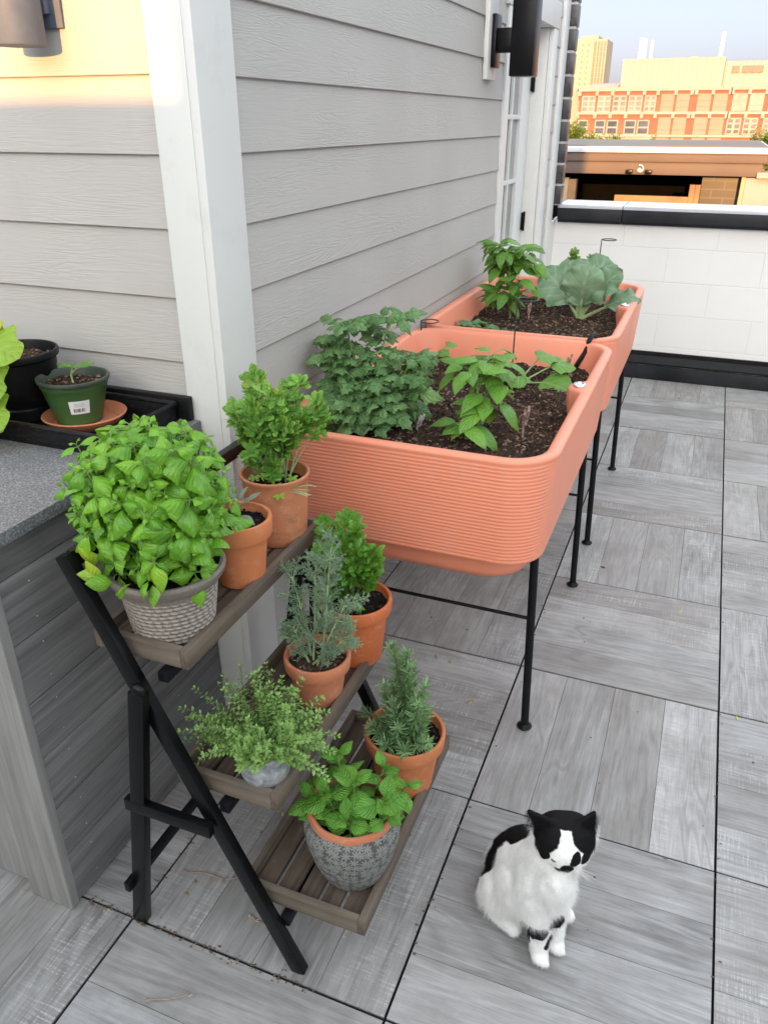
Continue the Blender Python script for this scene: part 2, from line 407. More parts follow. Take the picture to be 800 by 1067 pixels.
plain('far_glass', (.04,.05,.065), .2, 0, .6, .5); plain('far_glass_pale', (.17,.175,.165), .25, 0, .4, .4); plain('tower_stone', (.40,.36,.26), .8, 0, .05, .08); plain('tower_dark', (.32,.20,.15), .7, 0, .05, .2)
plain('tar', (.05,.05,.052), .9, 0, 2, .2); plain('asphalt', (.05,.05,.05), .9, 0, .05, .3)
plain('stack_white', (.6,.59,.57), .4); plain('louver', (.22,.17,.13), .7)
def mat_ribbed():
    t = NT('ribbed_cladding'); s = t.sep(t.obj())
    w = t.math('SINE', t.math('MULTIPLY', s[0], 7.))
    t.set(col=t.mix(t.ramp(w,[(.2,0),(.9,1)]), (.35,.315,.25), (.40,.36,.29)), rough=.6, normal=t.bump(w, .4, .15)); M['ribbed_cladding'] = t.m
mat_ribbed()
def mat_glazed(name, bw, bh, c1, mort, sx=0):
    t = NT(name); s = t.sep(t.obj())
    vec = t.node('ShaderNodeCombineXYZ', {0: s[sx], 1: s[2], 2: 0.}).outputs[0]
    br = t.node('ShaderNodeTexBrick', {'Vector': vec, 'Scale': 1., 'Mortar Size': .012, 'Mortar Smooth': .1, 'Brick Width': bw, 'Row Height': bh, 'Color1': c1, 'Color2': tuple(x*1.5 for x in c1), 'Mortar': mort})
    t.set(col=br.outputs[0], rough=.35, normal=t.bump(br.outputs[1], -.5, .006)); M[name] = t.m
mat_glazed('dark_brick_wall', .36, .125, (.006,.008,.014), (.045,.05,.06))
plain('dark_glazed_brick', (.045,.046,.048), .3, 0, 9, .35, .2, 30); plain('mortar', (.45,.44,.42), .85)
def mat_glass():
    t = NT('door_glass'); t.set(col=t.mix(t.ramp(t.noise(t.map(t.obj(),(1,3,1)), 3, 2), [(.4,0),(.6,1)]), (.16,.17,.17), (.26,.27,.27)), rough=.06, spec=.8); M['door_glass'] = t.m
mat_glass()

# ------------------------------------------------------------------ setting: floor
PX = .606; X0 = .261; Y0 = .875; PY = .608
def build_floor():
    b = MB()
    for i in range(-10, 8):
        for j in range(-7, 8):
            x0 = X0 + i*PX; x1 = x0 + PX
            y0 = Y0 + j*PY; y1 = y0 + PY
            if y1 > 5.75: continue
            g = .0028
            dz = random.uniform(-.0024, .0004)
            along_x = (i + j) % 2 == 1
            if (i, j) == (0, 0): along_x = True
            ax0, ax1, ay0, ay1 = x0+g, x1-g, y0+g, y1-g
            n = 4
            for k in range(n):
                q = .0006
                tint = (random.uniform(.0, 1), 1. if random.random() < .5 else 0., random.random()**1.5)
                ou, ov = random.uniform(0, 90), random.uniform(0, 90)
                if along_x:
                    a = ay0 + (ay1-ay0)*k/n; c = ay0 + (ay1-ay0)*(k+1)/n
                    rect = [(ax0, a+q), (ax1, a+q), (ax1, c-q), (ax0, c-q)]
                    uv = [(ou+x, ov+y) for x, y in rect]
                else:
                    a = ax0 + (ax1-ax0)*k/n; c = ax0 + (ax1-ax0)*(k+1)/n
                    rect = [(a+q, ay0), (c-q, ay0), (c-q, ay1), (a+q, ay1)]
                    uv = [(ou+y, ov+x) for x, y in rect]
                top = [(x, y, dz) for x, y in rect]; low = [(x, y, -.0045) for x, y in rect]
                b.add(top+low, [(0,1,2,3)]+[(m, m+4, (m+1)%4+4, (m+1)%4) for m in range(4)], uvs=uv+uv, col=tint)
            # paver body below the plank joints
            v = [(ax0,ay0,-.005),(ax1,ay0,-.005),(ax1,ay1,-.005),(ax0,ay1,-.005),(ax0,ay0,-.022),(ax1,ay0,-.022),(ax1,ay1,-.022),(ax0,ay1,-.022)]
            b.add(v, [(0,1,2,3)]+[(m, m+4, (m+1)%4+4, (m+1)%4) for m in range(4)], uvs=[(0,0)]*8, col=(.0,0,1), mi=1)
    b.add([(-6,-4,-.022),(6,-4,-.022),(6,5.8,-.022),(-6,5.8,-.022)], [(0,1,2,3)], uvs=[(0,0)]*4, mi=1)
    o = b.build('deck_floor', ['wood_look_paver', 'tar'], smooth=False); tag(o, kind='structure')
    g = MB().add([(-1500,-1500,-12),(1500,-1500,-12),(1500,2500,-12),(-1500,2500,-12)], [(0,1,2,3)]).build('ground', 'asphalt', smooth=False); tag(g, kind='structure')
build_floor()

# ------------------------------------------------------------------ house
EXPO = .1495; ZL = 1.684
def build_house():
    h = thing('house', 'grey clapboard house with white corner post, along the left of the deck', 'house', (-1.012, 1.655, 0))
    def laps(b, a0, a1, z0, z1, plane, axis, outs):
        """clapboard courses; outs: outward direction sign; axis: 'x' boards run along x (wall faces -y), 'y' boards run along y (wall faces +x)"""
        for k in range(-9, 12):
            zb = ZL - EXPO*k; zt = zb + EXPO
            zb_, zt_ = max(zb, z0), min(zt, z1)
            if zt_ - zb_ < .005: continue
            fb = .0115 - .0085*(zb_-zb)/EXPO; ft = .0115 - .0085*(zt_-zb)/EXPO
            jitter = random.uniform(-.0006, .0006)
            fb += jitter
            pts = [(fb-.001, zb_+.0005), (fb, zb_+.002), (ft, zt_+.0)]
            n = 2
            for seg in range(1):
                P = []
                for aa in (a0, a1):
                    for (o_, z_) in [(-.004, zb_), (fb-.0012, zb_), (fb, zb_+.0015), (ft, zt_), (-.004, zt_)]:
                        P.append((aa, plane - o_, z_) if axis == 'x' else (plane + o_, aa, z_))
                F = [(0,1,6,5),(1,2,7,6),(2,3,8,7),(3,4,9,8)]
                if axis == 'y': F = [tuple(reversed(f)) for f in F]
                F += [(0,4,3,2,1),(5,6,7,8,9)]
                b.add(P, F)
    b = MB(); laps(b, -4.5, -1.085, .0, 2.95, 1.527, 'x', 1)
    b.build('front_siding', 'siding_x', h, smooth=False)
    b = MB(); laps(b, 1.64, 4.025, .05, 2.95, -1.012, 'y', 1); laps(b, 4.02, 5.11, 2.20, 2.95, -1.012, 'y', 1); laps(b, 5.205, 5.345, .05, 2.95, -1.012, 'y', 1)
    b.build('side_siding', 'siding_y', h, smooth=False)
    b = MB().box((-4.5, 1.532, 0), (-1.02, 1.64, 2.95)); b.box((-1.16, 1.66, 0), (-1.018, 4.02, 2.95)); b.box((-1.16, 4.03, 2.2), (-1.018, 5.1, 2.95)); b.box((-1.16, 5.11, 0), (-1.018, 5.6, 2.95))
    b.box((-4.5, 1.645, 0), (-1.165, 5.6, 2.94)); b.build('sheathing', 'white_trim', h)
    b = MB(); b.box((-1.1, 1.500, 0), (-1.012, 1.526, 2.95), .0015); b.box((-1.0115, 1.500, 0), (-.990, 1.648, 2.95), .0015)
    b.build('corner_post', 'white_trim', h)
    # trims round the door
    b = MB(); b.box((-1.02, 4.026, .02), (-.992, 4.118, 2.06), .002); b.box((-1.02, 5.095, .02), (-.992, 5.2, 2.06), .002); b.box((-1.02, 4.0, 2.062), (-.988, 5.22, 2.19), .002)
    b.box((-1.16, 4.119, .02), (-1.0205, 4.135, 2.06)); b.box((-1.16, 5.075, .02), (-1.0205, 5.094, 2.06), .002); b.box((-1.16, 4.119, 2.062), (-1.0205, 5.094, 2.08))
    b.box((-1.02, 5.35, .02), (-.985, 5.490, 2.95), .002)
    b.box((-1.08,5.4955,.0),(-.988,5.6185,1.0))
    b.build('door_casing', 'white_trim', h)
    d = MB(); x0, x1 = -1.14, -1.10
    d.box((x0, 4.137, .03), (x1, 4.28, 2.055), .002); d.box((x0, 4.86, .03), (x1, 5.073, 2.055), .002)
    d.box((x0, 4.281, .03), (x1, 4.859, .96), .002); d.box((x0, 4.281, 1.945), (x1, 4.859, 2.055), .002)
    door = d.build('door', 'white_trim', h)
    MB().box((-1.128, 4.281, .961), (-1.12, 4.859, 1.944)).build('pane', 'door_glass', door)
    m = MB()
    for y in (4.475, 4.667): m.box((-1.119, y-.012, .961), (-1.102, y+.012, 1.944), .003)
    for z in (1.288, 1.616): m.box((-1.119, 4.282, z-.012), (-1.101, 4.858, z+.012), .003)
    m.build('muntin', 'white_trim', door)
    for z in (1.045, 1.80, .3): MB().box((-1.099, 5.055, z-.05), (-1.085, 5.074, z+.05), .002).tube([(-1.083,5.066,z-.055),(-1.083,5.066,z+.055)], .007).build('hinge', 'black_metal', door)
    # glazed brick pier
    b = MB(); b.box((-1.0, 5.500, 1.105), (-.949, 5.585, 2.95)); b.build('pier_mortar', 'mortar', h)
    b = MB(); z = 1.11
    while z < 2.9:
        b.box((-1.005, 5.4955, z), (-.944, 5.59, z+.110), .003); z += .124
    b.build('brick_pier', 'dark_glazed_brick', h)
    # mounting block behind the lamp
    MB().box((-1.004, 3.66, 1.755), (-.984, 3.80, 2.20), .003).build('mounting_block', 'white_trim', h)
    return h
build_house()

# wall lamps
def lamp_side():
    t = thing('wall_lamp', 'black box wall lamp on the side wall beside the white door', 'lamp', (-.984, 3.74, 1.9))
    MB().box((-.9835, 3.70, 1.80), (-.965, 3.79, 1.995), .004).build('wall_plate', 'black_metal', t)
    MB().box((-.9645, 3.725, 1.855), (-.9, 3.765, 1.945), .003).build('arm', 'black_metal', t)
    b = MB(); b.box((-.8995, 3.69, 1.765), (-.80, 3.80, 2.20), .006); b.build('lamp_shade', 'black_metal', t)
lamp_side()
def lamp_front():
    t = thing('wall_lamp', 'grey cylinder wall lamp high on the sunlit front wall', 'lamp', (-1.37, 1.515, 1.85))
    M['lamp_grey'] = plain('lamp_grey', (.12,.15,.20), .6, .0, 12, .15)
    b = MB(); b.lathe([(.0,0),(.044,0),(.050,.0),(.052,.003),(.052,.175),(.048,.18),(0,.18)], (-1.368, 1.447, 1.735), 40); b.build('lamp_shade', 'lamp_grey', t)
    MB().box((-1.375, 1.497, 1.795), (-1.335, 1.512, 1.9), .003).build('arm', 'lamp_grey', t)
    MB().box((-1.40, 1.5125, 1.77), (-1.31, 1.519, 1.93), .003).build('wall_plate', 'lamp_grey', t)
lamp_front()

# parapet wall, coping, base
def build_parapet():
    t = thing('parapet_wall', 'low white painted block wall with dark coping at the far end of the deck', 'wall', (1.5, 5.62, 0))
    MB().box((-1.0, 5.62, -.02), (4.6, 5.86, 1.010)).build('block_wall', 'painted_block', t)
    b = MB()
    for x0, x1 in ((-.965, -.552), (-.549, 1.9), (1.903, 4.62)):
        b.box((x0, 5.555, 1.012), (x1, 5.92, 1.084), .004)
        b.box((x0, 5.590, .992), (x1, 5.6195, 1.011), .003)
    b.build('coping', 'dark_rail', t)
    b = MB()
    for x0, x1 in ((-.967, -.553), (-.548, 1.899), (1.904, 4.622)): b.box((x0, 5.553, 1.0845), (x1, 5.922, 1.106), .003)
    b.build('coping_top', 'pale_lit_metal', t)  # pale colour holds the sky's reflection on top of the dark coping
    b = MB(); b.add([(-1.0,5.575,.105),(4.6,5.575,.105),(4.6,5.6195,.165),(-1.0,5.6195,.165),(-1.0,5.6195,.10),(4.6,5.6195,.10),(-1.0,5.575,.095),(4.6,5.575,.095)], [(0,1,2,3),(6,7,1,0),(4,5,7,6),(3,2,5,4)])
    b.box((-1.0, 5.605, .150), (4.6, 5.6193, .178), .003)
    b.build('flashing', 'black_plastic', t, smooth=False)
    MB().box((-1.0, 5.545, .0005), (4.6, 5.574, .093), .003).build('base_board', 'dark_rail', t)
    return t
build_parapet()
tag(MB().box((-.325, -3.62, -.02), (.36, -3.46, 4.5)).box((-.325, -3.455, 2.30), (.36, -3.25, 4.5)).build('sun_blocker', 'red_brick', origin=(0,-3.4,0)), 'unseen red brick chimney rising above the grey wall behind the photographer', 'sun_blocker')  # unseen block, added to keep low sun off the side wall and pier
tag(MB().box((-7, -3.45, -.02), (6, -3.25, 2.232)).build('shadow_wall', 'grey_wall', origin=(0,-3.3,0)), 'unseen grey wall added behind the camera to set the sun edge on the house', 'wall')  # unseen wall, added to cast the shadow edge across the house front

# ------------------------------------------------------------------ counter
def build_counter():
    t = thing('outdoor_counter', 'grey composite clad counter with a flamed granite top, left of the plant stand', 'counter', (-1.5, 1.2, 0))
    b = MB(); zb = [.925, .851, .711, .571, .431, .290, .150, .004]
    for z1, z0 in zip(zb[:-1], zb[1:]): b.box((-1.108, .862, z0+.0015), (-1.0905, 1.495, z1-.0015), .0012)
    b.build('side_cladding', 'composite_dark', t)
    for z1, z0 in zip(zb[1:-1], zb[2:]):
        for y in (.93, 1.30):
            for zz in (z0+.03, z1-.03):
                c = MB().lathe([(.0020,0),(.0018,.0005),(0,.0006)], (0,0,0), 8); vv = np.vstack(c.v); b = MB(); b.add(np.c_[vv[:,2]-1.0905, vv[:,0]+y, vv[:,1]+zz], c.f)
                b.build('screw_head', 'galvanised', t)
    MB().box((-1.205, .838, .002), (-1.0885, .8615, .924), .0015).build('corner_board', 'composite_light', t)
    MB().box((-2.6, .8635, .002), (-1.1085, .885, .925)).build('front_panel', 'composite_light', t)
    MB().box((-2.6, .8855, .01), (-1.109, 1.495, .92)).build('carcass', 'tar', t)
    MB().box((-2.6, .80, .926), (-1.068, 1.498, .953), .0022).build('granite_top', 'flamed_granite', t)
    MB().box((-2.6, 1.478, .9535), (-1.085, 1.4985, 1.012), .003).build('backsplash', 'black_plastic', t)
build_counter()

def build_tray():
    x0,x1,y0,y1,z = -1.95,-1.115,1.225,1.47,.9535
    t = thing('nursery_tray', 'dusty black plastic tray on the granite counter under the nursery pots', 'tray', ((x0+x1)/2,(y0+y1)/2,z))
    th=.004; H=.045
    b = MB(); b.box((x0,y0,z),(x1,y1,z+.004))
    b.box((x0,y0,z+.004),(x1,y0+th,z+H),.001); b.box((x0,y1-th,z+.004),(x1,y1,z+H),.001)
    b.box((x0,y0+th,z+.004),(x0+th,y1-th,z+H)); b.box((x1-th,y0+th,z+.004),(x1,y1-th,z+H))
    b.build('tray_body', 'tray_plastic', t)
    b = MB(); b.tube([(x0,y0,z+H),(x1,y0,z+H)], .006); b.tube([(x1,y0,z+H),(x1,y1,z+H)], .006); b.tube([(x1,y1,z+H),(x0,y1,z+H)], .006)
    b.build('tray_rim', 'tray_plastic', t)
build_tray()

# ------------------------------------------------------------------ leaves
def nrm(v): v = np.asarray(v, float); return v/(np.linalg.norm(v)+1e-12)
def rv(s=1.): return rng.normal(0, s, 3)
def W_ovate(t): return np.sin(np.pi*np.clip(t,0,1)**.72)**.85
def W_lance(t): return np.sin(np.pi*np.clip(t,0,1)**.8)**1.0
def W_spat(t): return .18 + .82*np.sin(np.pi*np.clip((t-.08)/.92,0,1)**1.25)**.6 * (t > .05)
def leaf(b, o, d, up, L, W, wf=W_ovate, nv=6, cup=.15, droop=.6, wave=0., fold=.0, serr=0., yellow=0., tone=None, mi=0, rag=0.):
    """one curved leaf blade: starts at o, runs along d, its face towards up"""
    d = nrm(d); x = np.cross(d, up); x = nrm(x); n = np.cross(x, d)
    ts = np.linspace(0, 1, nv+1); ss = np.array([-1, -.5, 0, .5, 1]) if W > .008 else np.array([-1, 0, 1])
    V = []; U = []
    a0 = -droop*.25
    py = pz = 0.; prev = 0
    ph = rng.uniform(0, 6.28)
    for i, t in enumerate(ts):
        if i: 
            a = a0 + droop*t; dt = L/nv; py += math.cos(a)*dt; pz -= math.sin(a)*dt
        a = a0 + droop*t
        w = max(.0, float(wf(t)))*W/2
        if serr and i % 2: w *= 1+serr
        if rag: w *= 1 + rng.uniform(-rag, rag)
        for s_ in ss:
            hz = -cup*w*(s_*s_)*1.6 + fold*w*abs(s_) + wave*L*math.sin(t*9+ph+(1.5 if s_ > 0 else 0))*abs(s_)**1.5
            p = o + x*(s_*w) + d*(py + hz*math.sin(a)) + n*(pz + hz*math.cos(a))
            V.append(p); U.append((.5+s_*.5, t))
    k = len(ss)
    F = [(i*k+j, i*k+j+1, (i+1)*k+j+1, (i+1)*k+j) for i in range(nv) for j in range(k-1)]
    b.add(V, F, uvs=U, col=(rng.uniform(0,1) if tone is None else tone, yellow, 0), mi=mi)
    return o + d*py + n*pz
def perp(d):
    a = V3(0,0,1) if abs(d[2]) < .9 else V3(1,0,0)
    return nrm(np.cross(d, a))
def rot(v, ax, a): 
    ax = nrm(ax); return v*math.cos(a) + np.cross(ax, v)*math.sin(a) + ax*np.dot(ax, v)*(1-math.cos(a))
def fan(b, o, d, up, L, lobes=3, tone=None, yellow=0.):
    """fan shaped toothed leaflet (parsley, celery)"""
    d = nrm(d); x = nrm(np.cross(d, up)); n = np.cross(x, d)
    V = [o]; U = [(.5, 0)]
    N = lobes*4+1
    dr = rng.uniform(.1,.5); fo = rng.uniform(.0,.5)
    for ring in (.5, 1.):
        for k in range(N):
            a = (k/(N-1)-.5)*R(200 if lobes > 2 else 120)
            q = abs(math.sin((k/(N-1))*math.pi*lobes))
            r = L*ring*(.40+.60*q**.6)*(1-.22*abs(k/(N-1)-.5)*2) if ring == 1. else L*.42*(.7+.3*q)
            if ring == 1. and k % 2: r *= .93
            z = -dr*L*ring*ring*.4*math.cos(a) + fo*abs(math.sin(a))*r*.4 + rng.normal(0, .03*L)
            V.append(o + d*(r*math.cos(a)) + x*(r*math.sin(a)) + n*z*.8); U.append((.5+.5*math.sin(a)*ring, ring))
    F = [(0, 1+k, 2+k) for k in range(N-1)] + [(1+k, 1+N+k, 2+N+k, 2+k) for k in range(N-1)]
    b.add(V, F, uvs=U, col=(rng.uniform(0,1) if tone is None else tone, yellow, 0))
def curve(p0, d0, L, n=6, gravity=0., wob=.0, up=0.):
    pts = [np.array(p0, float)]; d = nrm(d0)
    for i in range(n):
        d = nrm(d + V3(0,0,-gravity+up)*(1./n) + rv(wob)); pts.append(pts[-1] + d*L/n)
    return pts

def soil_disc(c, r, mat, parent, rough=.006, chips=60, dome=.004):
    b = MB(); seg = 40; rings = 14; V = [(c[0], c[1], c[2]+dome)]
    for i in range(1, rings+1):
        q = r*i/rings
        for k in range(seg):
            a = 2*math.pi*k/seg; x, y = c[0]+q*math.cos(a), c[1]+q*math.sin(a)
            z = dome*(1-(i/rings)**2) + rough*mnoise.noise(Vector((x*45,y*45,c[2]*9))) + rough*.7*mnoise.noise(Vector((x*140,y*140,3)))
            V.append((x, y, c[2]+z))
    F = [(0, 1+k, 1+(k+1)%seg) for k in range(seg)]
    for i in range(rings-1):
        for k in range(seg): F.append((1+i*seg+k, 1+(i+1)*seg+k, 1+(i+1)*seg+(k+1)%seg, 1+i*seg+(k+1)%seg))
    b.add(V, F)
    for _ in range(chips):
        a = rng.uniform(0, 6.28); q = r*.93*math.sqrt(rng.uniform(0,1)); s = rng.uniform(.0015,.005)
        b.sphere((c[0]+q*math.cos(a), c[1]+q*math.sin(a), c[2]+dome*.6+rng.uniform(0,.003)), (s*rng.uniform(.6,1.6), s, s*.6), 6, col=(rng.random()**2,0,0))
    return b.build('soil', mat, parent)

def clay_pot(t, c, rt, rb, h, mat, collar=.036, wall=.007, step=.006, name='pot'):
    hc = h-collar
    r_at = lambda z: rb+(rt-step-rb)*z/h
    prof = [(rb-.004,0),(rb,.003)]
    for i in range(1, 8): prof.append((r_at(hc*i/7), hc*i/7))
    if step > 0: prof += [(rt-.001, hc+.001),(rt, hc+.004)]
    prof += [(rt+.0015, h-.006),(rt, h-.001),(rt-.003,h+.0005),(rt-wall,h-.001),(rt-wall-.001,h-.006),(rt-wall-.005,h-.03),(rt-wall-.012,h-.06),(0,h-.06)]
    MB().lathe(prof, c, 56).build(name, mat, t)

# --- plants
def foliage_basil(t, c):
    b = MB(); st = MB()
    cx, cy, cz = -.848, 1.02, .993
    tips = []
    tries = 0
    while len(tips) < 118 and tries < 14000:
        tries += 1
        u = nrm(rv()); 
        if u[2] < -.80: continue
        rx, ry, rz = .137, .112, .138 if u[2] > 0 else .140
        lump = 1+.26*mnoise.noise(Vector(u*2.9)+Vector((5,1,2)))
        f = lump*(1. if rng.random() < .8 else rng.uniform(.6,.9))*(abs(u[0])**2.8+abs(u[1])**2.8+abs(u[2])**2.8)**(-1/2.8)*.92; rx *= (1.02+.16*u[2]); ry *= (1.+.10*u[2])
        p = V3(cx+u[0]*rx*f, cy+u[1]*ry*f, cz+u[2]*rz*f)
        if all(np.linalg.norm(p-q[0]) > .028 for q in tips): tips.append((p, u))
    base = V3(c[0], c[1], .855)
    for p, u in tips:
        d = nrm(u*V3(.8,.8,.45)+V3(0,0,.55)+rv(.15))
        bb = base + V3((p[0]-cx)*.35, (p[1]-cy)*.35, 0)
        mid = bb*.4+p*.6 + V3(0,0,-.01)-u*.01
        st.tube([bb, (bb+mid)/2+V3(0,0,.008), mid, p], [.0022,.002,.0017,.0013], 5)
        x = perp(d); x = rot(x, d, rng.uniform(0, 6.28)); y = np.cross(d, x)
        big = rng.uniform(.62, 1.15); yel = 0. if p[2] > .93 or p[0] > -.85 else rng.uniform(0,.6)
        for q, (ax, L, el, off) in enumerate([(x,.060,.10,-.016),(-x,.060,.10,-.016),(y,.047,.35,-.004),(-y,.047,.35,-.004),(x+y,.020,.8,.001),(-x-y,.020,.8,.001)]):
            dd = nrm(nrm(ax)*math.cos(el)+d*math.sin(el))
            LL = L*big*rng.uniform(.8,1.15)
            o = p+d*off
            st.tube([o, o+dd*.006], .0010, 4)
            leaf(b, o+dd*.005, dd, d+rv(.12), LL, LL*.70, W_ovate, 8, .62, rng.uniform(.8,1.6), .012, yellow=yel*(rng.random()<.5)+.0, tone=rng.uniform(.1,1))
    # inner leaves that fill the bush
    for _ in range(210):
        u = nrm(rv()); u[2] = abs(u[2])*1.2-.5
        f = rng.uniform(.35,.86); p = V3(cx+u[0]*.16*f, cy+u[1]*.12*f, cz-.005+u[2]*.125*f)
        d = nrm(u*V3(1,1,.2)+rv(.35)); L = rng.uniform(.035,.055)
        leaf(b, p, d, V3(0,0,1)+u*.6+rv(.2), L, L*.66, W_ovate, 7, .6, rng.uniform(.6,1.3), .01, tone=rng.uniform(0,.6))
    # a few low yellow-green leaves over the rim and one long hanging leaf
    for (x,y,z,dx,dy,dz,L,yl) in [(-.915,.925,.895,-.1,-.6,.7,.055,.7),(-.90,.905,.882,0,-.4,.6,.05,.9),(-.77,.905,.935,.15,-.25,-.9,.055,.2),(-.775,.90,.90,.2,-.6,-.6,.04,.1),(-.83,.90,.885,.1,-.7,.3,.05,.1),(-.86,.90,.885,-.3,-.7,.3,.048,.0),(-.80,.90,.89,.4,-.6,.25,.05,.0),(-.885,.905,.89,-.6,-.5,.2,.045,.3)]:
        leaf(b, V3(x,y,z), V3(dx,dy,dz), V3(0,-1,.5), L, L*.62, W_ovate, 7, .4, .8, .01, yellow=yl)
    st.build('stem', 'stem_green', t); b.build('foliage', 'leaf_basil', t, angle=180)

def pot_basil():
    c = V3(-.840, 1.022, .728); t = thing('potted_basil', 'big bushy basil in a woven beige resin pot, near end of the top shelf', 'potted plant', c)
    h = .138; rb, rt = .074, .106
    b = MB(); seg = 210; n = 66; rows = 12
    V=[]; F=[]; C=[]
    prof=[]
    for i in range(n+1):
        z = .004+(h-.030)*i/n; prof.append(z)
    for i, z in enumerate(prof):
        for k in range(seg):
            a = 2*math.pi*k/seg
            v = z/(h-.03)*rows + .10*math.sin(a*3+1)
            row = math.floor(v); fr = v-row
            r0 = rb+(rt-.012-rb)*z/h
            dash = (a/(2*math.pi)*34 + row*.37 + .45*fr + .25*math.sin(row*5.1)) % 1
            q = (math.sin(math.pi*fr)**.7)*(min(1, dash*7, (1-dash)*7))**.6
            V.append((c[0]+(r0+.0040*q)*math.cos(a), c[1]+(r0+.0032*q)*math.sin(a), c[2]+z)); C.append(q)
    for i in range(n):
        for k in range(seg):
            f = (i*seg+k, i*seg+(k+1)%seg, (i+1)*seg+(k+1)%seg, (i+1)*seg+k); F.append((f, (C[f[0]]+C[f[2]])/2))
    b.v.append(np.array(V)); b.n = len(V)
    for f, q in F: b.f.append(f); b.uv.append(None); b.c.append((q,0,0)); b.mi.append(0)
    rr = [(rt-.014,h-.027),(rt-.004,h-.024),(rt+.002,h-.014),(rt+.003,h-.006),(rt-.001,h),(rt-.007,h-.001),(rt-.010,h-.01),(rt-.014,h-.04)]
    b.lathe(rr, c, 70, closed=True, col=(.45,0,0))
    b.lathe([(0,.001),(rb,.004)], c, 70, closed=True, col=(.4,0,0))
    b.build('pot', 'woven_resin', t); soil_disc((c[0],c[1],c[2]+h-.022), rt-.009, 'soil_pot', t)
    foliage_basil(t, c)
pot_basil()

def pot_sage():
    c = V3(-.804, 1.215, .728); t = thing('potted_sage', 'wilted grey sage in an orange clay pot, between the basil and the celery', 'potted plant', c)
    clay_pot(t, c, .070, .048, .150, 'clay_new', .040); soil_disc((c[0],c[1],c[2]+.150-.018), .062, 'soil_pot', t, .008, 80)
    b = MB(); st = MB(); o = V3(c[0]-.015, c[1]+.012, c[2]+.135)
    for (dx,dy,dz,L) in [(.9,-.5,.15,.05),(.3,-1,.1,.045),(.8,.3,.8,.05),(-.3,-.4,.8,.045),(.5,-.7,.7,.04),(-.8,.1,.6,.04),(.1,.6,.7,.035),(.2,.9,.3,.04)]:
        d = nrm((dx,dy,dz)); st.tube([o, o+d*.015+V3(0,0,.012), o+d*.03+V3(0,0,.014)], .0014, 5)
        leaf(b, o+d*.03+V3(0,0,.014), d, V3(0,-.2,1)+rv(.2), L, L*.36, W_lance, 7, .1, rng.uniform(.5,1.1), .02)
    st.build('stem', 'stem_green', t); b.build('foliage', 'leaf_sage', t, angle=180)
pot_sage()

def umbel_plant(t, c, base_r, H, spread, nst, mat, size, stemmat='stem_pale', lobes=3, lean=(0,0), ytop=.1, droopers=0, stems_r=.0016, sub=3, jmin=4):
    b = MB(); st = MB()
    for i in range(nst):
        a = rng.uniform(0, 6.28); q = base_r*math.sqrt(rng.uniform(0,1))
        o = c+V3(q*math.cos(a), q*math.sin(a), 0)
        out = V3(math.cos(a), math.sin(a), 0)
        f = rng.uniform(.45,1.); f = f if i > nst*.25 else rng.uniform(.2,.5)
        d = nrm(out*spread*rng.uniform(.2,1.1)+V3(lean[0],lean[1],1)+rv(.1))
        pts = curve(o, d, H*f, 7, gravity=.25*spread, wob=.035)
        st.tube(pts, list(np.linspace(stems_r, stems_r*.45, 8)), 5)
        y = 1. if rng.random() < ytop else 0.
        for j in range(jmin, 8):
            p = pts[j]; dd = nrm(pts[j]-pts[j-1])
            sides = [1,-1] if j < 7 else [1,-1,0]
            for s_ in sides:
                x = rot(perp(dd), dd, rng.uniform(-.6,.6)+a)
                bd = nrm(dd*.7+x*s_*1.1+V3(0,0,.15)) if s_ else dd
                bl = size*rng.uniform(.8,1.5)*(1.2-.1*j)
                q2 = p+bd*bl*.8; st.tube([p, q2], stems_r*.4, 4, cap=False)
                for m in range(sub):
                    an = (m-(sub-1)/2)*R(62); nn = nrm(V3(0,0,1)*.8+bd*.2+V3(0,-.5,0)+rv(.35))
                    ld = rot(bd, nn, an); fan(b, q2-bd*.002*(m!=1), ld, nn, size*rng.uniform(.75,1.2), lobes, yellow=(rng.uniform(.2,.6) if rng.random()<ytop else 0))
    return b, st

def pot_celery():
    c = V3(-.826, 1.416, .728); t = thing('potted_celery', 'leafy celery in a tall stained clay cylinder pot, far end of the top shelf', 'potted plant', c)
    h = .165; rt, rb = .079, .066
    prof = [(rb-.003,0),(rb,.003)]+[(rb+(rt-.004-rb)*(z/h)**.8, z) for z in np.linspace(.02,h-.015,8)]+[(rt,h-.008),(rt,h-.002),(rt-.003,h),(rt-.007,h-.002),(rt-.010,h-.02),(rt-.014,h-.06),(0,h-.06)]
    MB().lathe(prof, c, 56).build('pot', 'clay_old', t); soil_disc((c[0],c[1],c[2]+h-.03), rt-.010, 'soil_pot', t, .007, 60)
    top = c+V3(0,0,h-.03)
    b, st = umbel_plant(t, top, 
        .030, .225, .38, 32, 'leaf_celery', .028, ytop=.05, jmin=5)
    for (x,y,z) in [(.005,-.045,.0),(.03,-.05,.01),(-.03,-.04,.015),(.055,-.02,.02),(.045,-.065,-.005),(-.01,-.03,.02)]:
        p = top+V3(x,y,z+.01)
        for m in range(3): fan(b, p, rot(V3(.2,-1,-.2), V3(0,0,1), (m-1)*1.1), V3(0,-.3,1), .016, 3, tone=1., yellow=.35)
    for i in range(16):
        a = rng.uniform(-1.2,3.6); p0 = top+V3(.05*math.cos(a),.05*math.sin(a)-.01,.004)
        st.tube(curve(p0, V3(-math.sin(a), math.cos(a)*.4, .15), .07, 5, .4, .12), .0008, 4)
    st.build('stem', 'stem_pale', t); b.build('foliage', 'leaf_celery', t, angle=180)
pot_celery()

